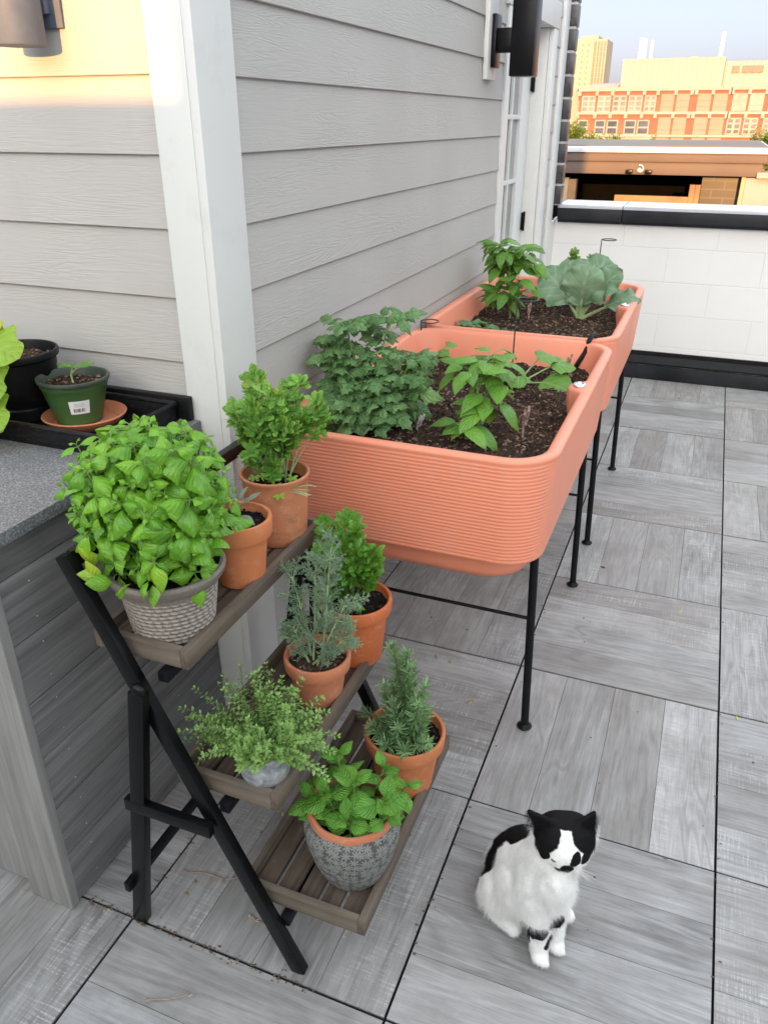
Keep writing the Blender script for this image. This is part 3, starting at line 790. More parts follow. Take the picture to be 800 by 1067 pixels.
def pot_parsley():
    c = V3(-.632, 1.418, .437); t = thing('potted_parsley', 'bright green parsley in a large clay pot, far end of the middle shelf', 'potted plant', c)
    clay_pot(t, c, .084, .060, .165, 'clay_red', .034); soil_disc((c[0],c[1],c[2]+.145), .075, 'soil_pot', t, .008, 80)
    top = c+V3(-.020,-.005,.145)
    b, st = umbel_plant(t, top, .020, .20, .42, 20, 'leaf_parsley', .027, 'stem_green', 3, (-.06,0), .0)
    for m in range(5): 
        p = top+V3(.045+rng.normal(0,.012),-.045+rng.normal(0,.01),.025); st.tube([p-V3(0,0,.03), p], .0008, 4)
        for k in range(3): fan(b, p, rot(V3(.4,-.9,0), V3(0,0,1), (k-1)*1.3), V3(0,0,1), .011, 3, tone=.9)
    st.build('stem', 'stem_green', t); b.build('foliage', 'leaf_parsley', t, angle=180)
pot_parsley()

def pot_fennel():
    c = V3(-.652, 1.248, .437); t = thing('potted_fennel', 'feathery blue-green fennel in a small worn clay pot, middle of the middle shelf', 'potted plant', c)
    clay_pot(t, c, .073, .052, .115, 'clay_worn', .032); soil_disc((c[0],c[1],c[2]+.098), .064, 'soil_dry', t, .007, 120)
    b = MB(); st = MB(); top = c+V3(0,-.01,.10)
    def feather(p, d, L, depth=0):
        pts = curve(p, d, L, 6, .15, .06)
        st.tube(pts, list(np.linspace(.0012 if depth==0 else .0007,.0004,7)), 4, cap=False)
        for j in range(1, 7):
            for k in range(3):
                a = rng.uniform(0,6.28); dd = nrm(pts[j]-pts[j-1]); x = rot(perp(dd), dd, a)
                q = nrm(dd*.9+x); LL = L*.38*(1.15-j/8)*rng.uniform(.7,1.2)
                pp = curve(pts[j], q, LL, 3, .1, .12)
                b.tube(pp, [.0006,.0005,.0004,.0003], 3, cap=False, col=(rng.uniform(0,1),0,0), uvs=None)
                for m in range(1, 4):
                    for kk in range(4):
                        dx = rot(perp(q), q, rng.uniform(0,6.28)); q2 = nrm(q*1.0+dx)
                        l2 = LL*.42*rng.uniform(.6,1.2); e = pp[m]+q2*l2+rv(.0007)
                        b.tube([pp[m], e], [.00052,.0003], 3, cap=False, col=(rng.uniform(0,1),0,0))
    mains = [((-.005,.0),(-.01,.02,1),.24),((.015,.005),(.06,.05,1),.29),((-.015,.01),(-.12,.1,1),.19),((.01,-.01),(.38,-.05,1),.19),((0,-.012),(.7,-.1,.85),.13),((-.01,-.01),(-.35,-.1,.9),.09),((.01,.02),(-.1,.3,1),.2)]
    for (ox,oy), d, L in mains:
        pts = curve(top+V3(ox,oy,0), d, L, 8, 0, .03)
        st.tube(pts, list(np.linspace(.0028,.0009,9)), 6)
        for j in range(2, 9):
            dd = nrm(pts[j]-pts[j-1])
            for k in range(2 if j<8 else 3):
                x = rot(perp(dd), dd, rng.uniform(0,6.28)); feather(pts[j], nrm(dd*.9+x*.8), rng.uniform(.028,.052))
    b.hasuv = False
    b.uv = [None]*len(b.f)
    st.build('stem', 'stem_pale', t); b.build('foliage', 'leaf_fennel', t, angle=180)
pot_fennel()

def pot_thyme():
    c = V3(-.640, .985, .437); t = thing('potted_oregano', 'sprawling small-leaved herb in a galvanised bucket on the middle shelf', 'potted plant', c)
    h=.092; rt, rb = .059,.044
    prof = [(rb-.002,.003),(rb,.0),(rb+.001,.006),(rb-.0005,.009)]+[(rb+(rt-rb)*z/h, z) for z in np.linspace(.02,h-.012,6)]+[(rt+.0005,h-.008),(rt+.003,h-.004),(rt+.003,h),(rt-.001,h+.001),(rt-.003,h-.004),(rt-.006,h-.03),(0,h-.03)]
    MB().lathe(prof, c, 48).build('bucket', 'galvanised', t); soil_disc((c[0],c[1],c[2]+h-.014), rt-.004, 'soil_pot', t)
    b = MB(); st = MB(); top = c+V3(0,0,h-.012)
    for i in range(210):
        a = rng.uniform(0,6.28); q = .045*math.sqrt(rng.uniform(0,1)); out = V3(math.cos(a), math.sin(a), 0)
        o = top+out*q; big = 1.3 if math.cos(a-2.9) > .35 else 1.
        L = rng.uniform(.050,.118)*big; e = rng.uniform(.12,1.5)
        if math.sin(a) < -.3: L *= .55; e = max(e, .85)
        d = nrm(out*math.cos(e)+V3(0,0,math.sin(e)*1.1)+rv(.12))
        if a > 2.2 and a < 4.2 and rng.random()<.5: d = nrm(V3(-1,-.1,.35)+rv(.2))
        pts = curve(o, d, L, 9, .5, .07)
        st.tube(pts, list(np.linspace(.0011,.0005,10)), 4, cap=False)
        ph = rng.uniform(0,6.28)
        for j in range(1, 10):
            for mid in (0, .5):
                if j == 9 and mid: break
                p = pts[j] if not mid else (pts[j]+pts[min(j+1,9)])/2
                dd = nrm(pts[j]-pts[j-1]); x = rot(perp(dd), dd, ph+(j+mid)*math.pi/2*2.0)
                for s_ in (1,-1):
                    ld = nrm(x*s_+dd*.6+rv(.1)); LL = rng.uniform(.0105,.0155)*(1.1-.35*j/9)
                    leaf(b, p, ld, dd*.5+V3(0,0,1), LL, LL*.62, W_ovate, 2, .1, .3)
        for s_ in (0,2.1,4.2): leaf(b, pts[-1], nrm(dd+rot(perp(dd),dd,s_)*.8), V3(0,0,1), .009, .006, W_ovate, 2, .1, .2, tone=1.)
    st.build('stem', 'stem_purple', t); b.build('foliage', 'leaf_thyme', t, angle=180)
pot_thyme()

def pot_mint():
    c = V3(-.487, 1.053, .165); t = thing('potted_mint', 'crinkled mint in a round dark grey embossed pot on the bottom shelf', 'potted plant', c)
    h=.190
    zs = np.linspace(0,1,18)
    def rr(q): return .060+.041*math.sin(min(1,q*1.12)*math.pi*.5)**.85 - .010*max(0,(q-.72)/.28)**2
    prof=[(.052,0)]+[(rr(q), .003+(h-.016)*q) for q in zs]
    MB().lathe(prof, c, 64, closed=True).lathe([(0,.0),(.052,0)], c, 64, closed=True).build('pot', 'embossed_ceramic', t)
    re = rr(1)
    MB().lathe([(re+.0006,h-.014),(re+.0012,h-.006),(re-.001,h),(re-.006,h+.001),(re-.011,h-.003),(re-.014,h-.02),(re-.012,h-.07),(0,h-.07)], c, 64, closed=True, disp=lambda a,z,i: .0006*math.sin(a*9)).build('rim', 'clay_worn', t)
    soil_disc((c[0],c[1],c[2]+h-.045), re-.012, 'soil_pot', t)
    b = MB(); st = MB(); top = c+V3(0,0,h-.045)
    spec = [((-.035,.02),(-.1,.1,1),.115,1.1),((0,-.005),(.05,-.05,1),.10,1.25),((.03,.0),(.35,-.1,1),.10,1.2),((-.05,-.02),(-.35,-.2,1),.07,.95),((.05,.03),(.45,.2,1),.085,.8),((-.03,.05),(-.3,.4,.9),.06,.9),((.02,.04),(.2,.3,1),.085,1.),((.015,-.04),(.1,-.3,1),.06,1.05),((-.02,-.02),(-.15,-.2,1),.085,1.),((-.06,.0),(-.5,0,.8),.06,.7),((.05,-.01),(.5,-.2,.8),.07,.9)]
    for (ox,oy), d, L, sc in spec:
        pts = curve(top+V3(ox,oy,0), d, L*1.15, 6, .05, .04); st.tube(pts, list(np.linspace(.0022,.0013,7)), 6)
        ph = rng.uniform(0,6.28)
        for j, lsz in ((2,.036),(3,.046),(5,.050),(6,.036)):
            dd = nrm(pts[j]-pts[j-1]); x = rot(perp(dd), dd, ph + (j%2)*math.pi/2)
            for s_ in (1,-1):
                el = .15 if j < 6 else .7
                ld = nrm(x*s_*math.cos(el)+dd*math.sin(el)+rv(.08)); LL = lsz*sc*rng.uniform(.85,1.15)
                o = pts[j]; st.tube([o, o+ld*.006], .001, 4)
                leaf(b, o+ld*.005, ld, dd+V3(0,-.2,.5)+rv(.15), LL, LL*.70, W_ovate, 12, .25, rng.uniform(.5,1.1), .012, serr=.07)
        for s_ in (0,1.57,3.14,4.71): leaf(b, pts[-1], nrm(dd+rot(perp(dd),dd,ph+s_)*.7), V3(0,0,1), .018*sc, .011*sc, W_ovate, 5, .2, .5, .01, tone=1.)
    st.build('stem', 'stem_green', t); b.build('foliage', 'leaf_mint', t, angle=180)
pot_mint()

def pot_rosemary():
    c = V3(-.474, 1.330, .165); t = thing('potted_rosemary', 'upright spiky rosemary in a clean clay pot, far end of the bottom shelf', 'potted plant', c)
    clay_pot(t, c, .094, .066, .160, 'clay_new', .036); soil_disc((c[0],c[1],c[2]+.138), .084, 'soil_pot', t, .009, 110)
    b = MB(); st = MB(); top = c+V3(0,0,.14)
    spec = [((0,.005),(.05,.0,1),.27,1),((-.008,0),(-.07,.0,1),.205,1),((.008,.0),(.07,-.05,1),.19,1),((-.015,-.005),(-.16,-.1,1),.15,1),((.02,-.01),(.30,-.1,1),.13,1),((0,-.02),(.1,-.5,.9),.09,1),((-.02,-.02),(-.5,-.5,.6),.09,1),((.02,-.02),(.7,-.4,.6),.09,1),((-.03,0),(-.9,-.1,.5),.09,1),((.0,.02),(.0,.4,1),.17,1),((.01,-.03),(.3,-.9,.5),.07,1),((-.008,.01),(-.06,.05,1),.235,1),((.008,.01),(.05,.05,1),.215,1),((-.01,-.03),(-.15,-.9,.4),.07,1)]
    spec += [((.02,.0),(.35,.1,.9),.10,1),((-.02,.01),(-.35,.1,.9),.10,1),((.0,-.02),(.0,-.35,1),.14,1),((.015,-.01),(.25,-.2,1),.16,1),((-.015,-.01),(-.22,-.2,1),.165,1)]
    for (ox,oy), d, L, _ in spec:
        n = int(L/.010); pts = curve(top+V3(ox,oy,-.004), d, L, n, -.3, .035)
        st.tube(pts, list(np.linspace(.0022,.0010,n+1)), 5)
        for j in range(1, n+1):
            dd = nrm(pts[j]-pts[j-1])
            for k in range(10):
                x = rot(perp(dd), dd, rng.uniform(0,6.28)); p = pts[j]-dd*rng.uniform(0,.01)
                ld = nrm(x*rng.uniform(.75,1.2)+dd*rng.uniform(.5,1.0)); LL = rng.uniform(.022,.038)*(1.08-.45*(j/n)**3)
                leaf(b, p, ld, x*-.3+dd+rv(.2), LL, .0036, lambda t_: np.sin(np.pi*min(1,max(0,t_*.93+.05)))**.35, 3, .2, rng.uniform(-.3,.5))
    st.build('stem', 'bark', t); b.build('foliage', 'leaf_rosemary', t, angle=180)
pot_rosemary()

# ------------------------------------------------------------------ plant stand
def build_stand():
    t = thing('plant_stand', 'black folding A-frame stand with three slatted wooden shelves, beside the counter', 'plant stand', (-.7, 1.2, 0))
    yn, yf = .905, 1.515
    def side(y, y2):
        top = V3(-.960,y,.915); bot = V3(-.548,y,.0)
        b = MB(); b.beam(top, bot, .022, .030, up=(1,0,.45), bev=.003, ext=.004)
        b.build('front_leg', 'black_metal', t)
        b = MB(); b.beam((-.828,y2,.672), (-.932,y2,.0), .022, .034, up=(1,0,.15), bev=.003); 
        b.sphere((-.828,y2,.672), (.017,.011,.017), 14); b.build('rear_leg', 'black_metal', t)
        b = MB(); b.beam((-.905,y2+(-.003 if y<1.2 else .003),.372), (-.705,y2+(-.003 if y<1.2 else .003),.372), .018, .030, bev=.003)
        b.build('side_brace', 'black_metal', t)
        MB().tube([(-.835,y-.018,.645),(-.835,y+.012,.645)], .007, 12).build('bolt', 'black_metal_rough', t)
    side(yn, yn-.0235); side(yf, yf+.0235)
    MB().beam((-.957,yn+.011,.905),(-.957,yf-.011,.905), .022, .030, bev=.003).build('top_rail', 'black_metal', t)
    MB().beam((-.930,yn-.05,.13),(-.930,yf+.05,.13), .014, .026, bev=.003).build('rear_stretcher', 'black_metal', t)
    for (x, z) in ((-.80,.697),(-.70,.405),(-.585,.128)):
        MB().box((x-.010,yn+.0115,z-.022),(x+.012,yf-.0115,z+.0),.003).build('shelf_bearer', 'black_metal_rough', t)
    for (xf, xb, zt, n) in ((-.749,-.955,.747,4),(-.585,-.812,.457,4),(-.410,-.685,.184,5)):
        y0, y1 = .930, 1.497; th = .015; hh = .040
        s = bpy.data.objects.new('shelf', None); COL.objects.link(s); s.parent = t; s.location = (xf-.1+.7, 0, zt)
        MB().box((xf-th,y0,zt-hh),(xf,y1,zt),.0018).build('front_board', 'shelf_wood_y', s)
        MB().box((xb,y0,zt-hh),(xb+th,y1,zt),.0018).build('back_board', 'shelf_wood_y', s)
        MB().box((xb+th+.0003,y0,zt-hh),(xf-th-.0003,y0+th,zt),.0018).build('end_board', 'shelf_wood_x', s)
        MB().box((xb+th+.0003,y1-th,zt-hh),(xf-th-.0003,y1,zt),.0018).build('end_board', 'shelf_wood_x', s)
        w = (xf-xb-2*th)/n
        for k in range(n):
            x0 = xb+th+k*w+.004; MB().box((x0,y0+th+.0005,zt-.031-random.uniform(0,.0006)),(x0+w-.009,y1-th-.0005,zt-.0198),.0015).build('slat', 'slat_wood', s)
build_stand()

# ------------------------------------------------------------------ raised planters
PW, PLn = .745, 1.182
def rrect(w, l, r, n=10, per=24):
    """rounded rectangle outline; returns list of (x,y,nx,ny)"""
    out = []
    hx, hy = w/2, l/2
    def seg(p, q, nx, ny, k):
        for i in range(k): out.append((p[0]+(q[0]-p[0])*i/k, p[1]+(q[1]-p[1])*i/k, nx, ny))
    for (cx, cy, a0, p, q, nn) in ((hx-r,-hy+r,-90,(-hx+r,-hy),(hx-r,-hy),(0,-1)),(hx-r,hy-r,0,(hx,-hy+r),(hx,hy-r),(1,0)),(-hx+r,hy-r,90,(hx-r,hy),(-hx+r,hy),(0,1)),(-hx+r,-hy+r,180,(-hx,hy-r),(-hx,-hy+r),(-1,0))):
        seg(p, q, nn[0], nn[1], per if abs(nn[1]) else per*2)
        for i in range(n):
            a = R(a0+90*i/n); out.append((cx+r*math.cos(a), cy+r*math.sin(a), math.cos(a), math.sin(a)))
    return out
def planter(cx, cy, label):
    t = thing('raised_planter', label, 'planter', (cx, cy, 0), 'coral planters on black legs')
    ol = rrect(PW, PLn, .122, 14)
    prof = []   # (inset, z, rib weight, bulge weight)
    z0, z1 = .618, .884; ribs = 27; N = ribs*6
    prof.append((.050, .640, 0, 0)); prof.append((.024,.618,0,0)); prof.append((.019,.616,0,0))
    for i in range(N+1):
        z = z0+(z1-z0)*i/N; rib = .5-.5*math.cos(2*math.pi*i/6)
        prof.append((.016*(1-i/N)**1.2+.0015, z, rib**.8, 0))
    prof += [(.0005,.888,0,0),(-.001,.893,0,0),(.0005,.8985,0,0),(.005,.901,0,0),(.020,.9005,0,.2),(.028,.899,0,.8),(.032,.896,0,1),(.035,.889,0,1),(.044,.86,0,.8),(.058,.80,0,.15),(.066,.77,0,0),(.07,.74,0,0)]
    V = []; 
    for (ins, z, rib, bul) in prof:
        for (x, y, nx, ny) in ol:
            fade = 1-.93*min(1,max(0,(abs(nx)-.80)/.16))
            bl = bul*.040*math.exp(-(abs(y-.055)/.042)**4) if nx > .9 else 0
            k = -(ins+bl) + rib*.0012*fade
            V.append((cx+x+nx*k, cy+y+ny*k, z))
    n = len(ol); F = []
    for i in range(len(prof)-1):
        for k in range(n): F.append((i*n+k, i*n+(k+1)%n, (i+1)*n+(k+1)%n, (i+1)*n+k))
    MB().add(V, F).build('planter_shell', 'coral_plastic', t, angle=60)
    # tub below the skirt
    lower = [(.052,.66),(.054,.60),(.058,.565),(.068,.545),(.085,.532),(.11,.527),(.2,.525)]
    V = []
    for ins, z in lower:
        o2 = rrect(PW-2*ins, PLn-2*ins, max(.03,.115-ins*.2), 14)
        for (x,y,nx,ny) in o2: V.append((cx+x, cy+y, z))
    F = []
    for i in range(len(lower)-1):
        for k in range(n): F.append(((i+1)*n+k, (i+1)*n+(k+1)%n, i*n+(k+1)%n, i*n+k))
    F.append(tuple((len(lower)-1)*n+k for k in range(n)))
    MB().add(V, F).build('planter_tub', 'coral_plastic', t, angle=60)
    for sx in (-1, 1):
        for sy in (-1, 1):
            x = cx+sx*(PW/2-.028); y = cy+sy*.4225
            b = MB(); b.tube([(x-sx*.022,y,.70),(x-sx*.020,y,.618),(x,y,.012)], .0115, 14); b.lathe([(0,0),(.020,0),(.022,.004),(.016,.009),(.0125,.014)], (x,y,0), 20)
            b.build('leg', 'black_metal_rough', t)
    for sy in (-1, 1):
        y = cy+sy*.4225; MB().tube([(cx-PW/2+.034,y,.378),(cx+PW/2-.034,y,.378)], .005, 8).tube([(cx-PW/2+.034,y+.012,.372),(cx+PW/2-.034,y+.012,.372)], .0035, 8).build('crossbar', 'black_metal_rough', t)
    b = MB(); bx, by = cx+PW/2-.042, cy+.055
    b.lathe([(0,.0),(.021,.0),(.022,.002),(.020,.005),(.015,.0055),(.014,.003),(.006,.003),(.005,.0055),(0,.006)], (0,0,0), 28)
    vv = np.vstack(b.v); b.v = [np.c_[vv[:,0]*.85+bx, vv[:,1]*1.15+by, vv[:,2]+.9005]]
    b.build('fill_cap', 'chrome', t)
    # soil
    b = MB(); nx_, ny_ = 90, 140; hx, hy = PW/2-.056, PLn/2-.056; V = []
    zb = .805
    for j in range(ny_+1):
        for i in range(nx_+1):
            x = -hx+2*hx*i/nx_; y = -hy+2*hy*j/ny_
            # squash the grid into the rounded corner
            rc=.06; dx = max(0, abs(x)-(hx-rc)); dy = max(0, abs(y)-(hy-rc)); q = math.hypot(dx,dy)
            if q > rc: x -= math.copysign(dx-dx*rc/q, x); y -= math.copysign(dy-dy*rc/q, y)
            z = zb + .016*mnoise.noise(Vector((x*6+cy,y*6,1))) + .010*mnoise.noise(Vector((x*24,y*24,cy))) + .006*mnoise.noise(Vector((x*75,y*75,cy)))
            V.append((cx+x, cy+y, z))
    F = [(j*(nx_+1)+i, j*(nx_+1)+i+1, (j+1)*(nx_+1)+i+1, (j+1)*(nx_+1)+i) for j in range(ny_) for i in range(nx_)]
    b.add(V, F)
    for _ in range(2600):
        x = rng.uniform(-hx,hx)*.97; y = rng.uniform(-hy,hy)*.97; s = rng.uniform(.002,.007)
        z = zb + .016*mnoise.noise(Vector((x*6+cy,y*6,1))) + .010*mnoise.noise(Vector((x*24,y*24,cy)))+.002
        a = rng.uniform(0,3.14); l = s*rng.uniform(1,2.6)
        b.beam((cx+x,cy+y,z),(cx+x+l*math.cos(a),cy+y+l*math.sin(a),z+rng.uniform(-.001,.003)), s*.8, s*.5, bev=0, col=(rng.random()**1.6,0,0))
    b.build('soil', 'soil_bed', t, angle=60)
    return t
PC1 = (-.616, 2.232); PC2 = (-.616, 3.436)
p1 = planter(*PC1, 'coral raised planter nearest the plant stand, holding the tomato and squash')
planter(*PC2, 'farther coral raised planter by the white wall, holding the broccoli')

def rim_hook():
    t = MB(); x, y = -.335, 2.825
    pts = [(x+.012,y+.060,.872),(x+.012,y+.056,.905),(x+.010,y+.035,.918),(x+.004,y+.005,.918),(x,y-.022,.905),(x-.006,y-.045,.87),(x-.026,y-.062,.83),(x-.038,y-.066,.80)]
    o = t.tube(pts, .0085, 8).build('rim_hook', 'black_metal_rough', origin=(x,y,.90)); tag(o, 'black hook joining the rims of the two coral planters', 'hook')
rim_hook()

def stake(x, y, ztop, ring, label, d=(1,0)):
    b = MB(); b.tube([(x,y,.74),(x,y,ztop-.006)], .0024, 7)
    pts = []
    for k in range(20):
        a = math.pi - 2*math.pi*k/19*.93
        pts.append((x + d[0]*ring + ring*(math.cos(a)*d[0]-math.sin(a)*d[1]), y + d[1]*ring + ring*(math.cos(a)*d[1]+math.sin(a)*d[0]), ztop+.001*k/19))
    b.tube([(x,y,ztop-.006)]+pts, .0024, 7)
    tag(b.build('plant_support', 'green_rod', origin=(x,y,.8)), label, 'stake', 'ring topped wire plant supports')
stake(-.944, 2.76, .935, .033, 'dark wire ring support behind the tomato plant, by the house wall')
stake(-.545, 2.545, 1.085, .034, 'tall dark wire ring support beside the squash leaves')
stake(-.475, 4.0, 1.095, .034, 'dark wire ring support rising behind the broccoli')
def marker(x, y, z, label, mat='tag_plastic', h=.085, lean=(0,0)):
    b = MB(); b.beam((x,y,z-.05),(x+lean[0],y+lean[1],z+h*.55), .006, .0014, up=(0,1,0), bev=0)
    b.beam((x+lean[0],y+lean[1],z+h*.45),(x+lean[0]*1.7+.002,y+lean[1]*1.7,z+h), .015, .002, up=(.3,1,0), bev=.0005)
    b.beam((x+lean[0]+.006,y+lean[1]-.002,z+h*.6),(x+lean[0]*1.7+.009,y+lean[1]*1.7-.003,z+h*1.15), .008, .002, up=(-.4,1,0), bev=.0005)
    tag(b.build('plant_marker', mat, origin=(x,y,z)), label, 'plant marker', 'plant markers in the planters')
marker(-.400, 2.06, .80, 'pinkish brown marker beside the drooping pepper plant', h=.085, lean=(.004,0))
marker(-.385, 2.64, .80, 'pinkish brown marker in the far right corner by the squash', h=.085, lean=(.006,0))
marker(-.700, 2.0, .80, 'striped grey marker at the foot of the tomato plant', 'tag_stripe', .06, (.02,-.02))
marker(-.690, 3.5, .80, 'pinkish marker behind the rear pepper plant', h=.075, lean=(-.004,0))
marker(-.400, 3.92, .80, 'marker in the far right corner behind the broccoli', h=.075, lean=(.01,0))

# --- plants in the planters
def tomato():
    c = V3(-.815, 1.95, .80); t = thing('tomato_plant', 'bushy dark green tomato plant at the near left of the front planter', 'plant', c)
    b = MB(); st = MB()
    def tleaf(p, d, L, sc=1.):
        pts = curve(p, d, L, 6, .55, .05); st.tube(pts, list(np.linspace(.0016,.0008,7)), 5, cap=False)
        for j in (2,4,5,6):
            dd = nrm(pts[j]-pts[j-1]); x = nrm(np.cross(dd, V3(0,0,1)))
            for s_ in ((1,-1) if j < 6 else (0,)):
                ld = nrm(x*s_*1.1+dd*.6+V3(0,0,-.1)+rv(.1)) if s_ else dd
                LL = (.042 if j < 5 else .052)*sc*rng.uniform(.75,1.2)*(1.2 if s_ == 0 else 1)
                lob = rng.uniform(5.2,7.5); ph = rng.uniform(0,6)
                leaf(b, pts[j]+ld*.004, ld, V3(0,-.65,.8)+rv(.3), LL*1.15, LL*.60, lambda q: (math.sin(math.pi*min(1,max(0,q))**.62)**1.15*(1+.26*math.sin(q*lob*2.6+ph))), 11, .3, rng.uniform(.8,1.9), .025, serr=.14)
    stems = [((0,0),(.02,.05,1),.33),((-.02,0),(-.16,.1,1),.31),((-.03,.0),(-.28,.0,1),.26),((.03,.0),(.30,.1,1),.24),((0,-.02),(.1,-.30,1),.17),((-.02,.03),(-.2,.35,1),.24),((.02,.03),(.25,.45,1),.22),((-.02,-.02),(-.25,-.4,1),.14)]
    for (ox,oy), d, L in stems:
        pts = curve(c+V3(ox,oy,-.01), d, L, 9, -.1, .04); st.tube(pts, list(np.linspace(.0042,.0018,10)), 7)
        for j in range(2, 10):
            dd = nrm(pts[j]-pts[j-1])
            for k in range(2 if j < 9 else 4):
                x = rot(V3(1,0,0), V3(0,0,1), rng.uniform(0,6.28)); f = 1-.35*j/9
                tleaf(pts[j], nrm(x+dd*.8), rng.uniform(.05,.092)*f, .9*f+.25)
    st.build('stem', 'stem_green', t); b.build('foliage', 'leaf_tomato', t, angle=180)
tomato()
def pepper(c, H, name, label, n, sc, spread, hang, seed_tone=.5, dense=1):
    t = thing(name, label, 'plant', c); b = MB(); st = MB()
    main = curve(c-V3(0,0,.01), V3(rng.normal(0,.05),0,1), H*.78, 8, 0, .03); st.tube(main, list(np.linspace(.0045,.003,9)), 8)
    ends = []
    for j in range(2, 9):
        for k in range(dense if j < 7 else dense+2):
            a = rng.uniform(0,6.28); x = V3(math.cos(a),math.sin(a),0)
            L = H*rng.uniform(.18,.38)*spread; pts = curve(main[j], nrm(x+V3(0,0,rng.uniform(.4,1.1))), L, 5, .1, .05)
            st.tube(pts, list(np.linspace(.0022,.0012,6)), 6); ends.append(pts)
    for pts in ends:
        for k in range(n):
            p = pts[rng.integers(2,6)]; a = rng.uniform(0,6.28); x = V3(math.cos(a),math.sin(a),0)
            ld = nrm(x+V3(0,0,rng.uniform(-hang,.35))); pet = rng.uniform(.010,.026)
            q = p+nrm(ld+V3(0,0,.5))*pet; st.tube([p,q], .0010, 4, cap=False)
            LL = sc*rng.uniform(.65,1.15)
            leaf(b, q, ld, V3(0,-.3,1)+x*.2+rv(.15), LL, LL*.50, W_ovate, 8, .15, rng.uniform(.6,1.4), .02, fold=.15, tone=min(1,max(0,seed_tone+rng.normal(0,.3))))
    st.build('stem', 'stem_green', t); b.build('foliage', 'leaf_pepper', t, angle=180)
pepper(V3(-.505,1.99,.80), .262, 'pepper_plant', 'drooping glossy pepper plant at the centre front of the near planter', 5, .092, .9, .8, .70)
pepper(V3(-.775,3.50,.80), .35, 'pepper_plant', 'tall leafy pepper plant at the left of the farther planter', 8, .088, 1.1, .7, .45, 2)
def squash():
    c = V3(-.52, 2.55, .80); t = thing('squash_plant', 'low squash seedling with broad lobed leaves behind the drooping pepper', 'plant', c); b = MB(); st = MB()
    for (d, L, S_, up) in [((.9,-.25,.55),.10,.135,(.1,-.5,1)),((.5,.3,1.2),.12,.085,(0,-.3,1)),((-.9,.1,.8),.09,.12,(-.1,-.1,1)),((-.3,-.5,.7),.08,.09,(0,-.4,1)),((1.0,.3,.8),.14,.09,(.1,-.3,1)),((-.8,-.5,.5),.10,.08,(0,-.2,1)),((.1,-.6,.6),.07,.08,(0,-.4,1))]:
        pts = curve(c, d, L, 5, .4, .04); st.tube(pts, list(np.linspace(.0035,.0022,6)), 7)
        dd = nrm(V3(d[0],d[1],-.05)); ph = rng.uniform(0,3)
        leaf(b, pts[-1]-dd*.02, dd, V3(*up), S_, S_*1.0, lambda q: max(0,(math.sin(math.pi*min(1,max(0,q))**.62))**.6*(1+.13*math.sin(q*15+ph))), 14, .12, .5, .02, fold=.08, tone=.6)
    st.build('stem', 'stem_pale', t); b.build('foliage', 'leaf_squash', t, angle=180)
squash()
def broccoli():
    c = V3(-.487, 3.60, .80); t = thing('broccoli_plant', 'broad wavy blue-green broccoli plant at the right of the farther planter', 'plant', c); b = MB(); st = MB(); vn = MB()
    # direction, petiole length, blade length, blade width, facing
    specs = [((-.75,-.25,1),.13,.20,.19,(.5,-1,.3)),((.10,-.35,1),.11,.20,.20,(-.1,-1,.5)),((.62,-.2,.9),.14,.19,.17,(-.6,-.8,.6)),((1.3,-.15,.62),.17,.16,.13,(-.2,-.7,1)),((.35,.3,1),.15,.20,.19,(-.1,-1,.2)),((-.35,.25,1),.14,.19,.18,(.2,-1,.3)),((-.2,-.1,1.),.10,.13,.10,(.6,-.8,.3)),((.3,-.1,1.),.10,.17,.13,(-.8,-.6,.3))]
    for d, Lp, L, W, upv in specs:
        d = nrm(V3(*d)); pet = curve(c, nrm(d*V3(.8,.8,1)), Lp, 4, 0, .02); st.tube(pet, list(np.linspace(.0080,.0055,5)), 8)
        ph = rng.uniform(0,6); lb = rng.uniform(15,20)
        wf = lambda q: max(0.,(min(1.,q/.30)**.9 if q<.30 else (1-((q-.30)/.70)**2.6)**.5))*(1+.06*math.sin(q*lb+ph))
        p0 = pet[-1]-d*.045; blade = MB()
        x = nrm(np.cross(d, nrm(upv))); n_ = np.cross(x, d); V=[]; U=[]; nv=22; nu=12; drp = rng.uniform(.5,.9)
        py=pz=0.; ph2 = rng.uniform(0,6)
        for i in range(nv+1):
            q=i/nv; a=-.12+drp*q**2*1.3
            if i: py += math.cos(a)*L/nv; pz -= math.sin(a)*L/nv
            w=wf(q)*W/2
            for k in range(nu+1):
                s_=-1+2*k/nu; sg=1 if s_>0 else -1
                rip=.013*math.sin(q*17+ph2+sg*1.1)*abs(s_)**2.2 + .004*math.sin(q*41+sg+ph)*abs(s_)**3 + .0022*math.sin(q*30-abs(s_)*9)*(1-abs(s_))
                hz=.34*w*abs(s_)**1.3*(1-.75*q) - .20*w*abs(s_)**2*q + rip
                V.append(p0+x*(s_*w)+d*(py+hz*math.sin(a))+n_*(pz+hz*math.cos(a))); U.append((.5+s_*.5,q))
        F=[(i*(nu+1)+k,i*(nu+1)+k+1,(i+1)*(nu+1)+k+1,(i+1)*(nu+1)+k) for i in range(nv) for k in range(nu)]
        b.add(V,F,uvs=U,col=(rng.uniform(.1,.9),0,0))
    st.build('stem', 'stem_pale', t); b.build('foliage', 'leaf_broccoli', t, angle=180)
broccoli()
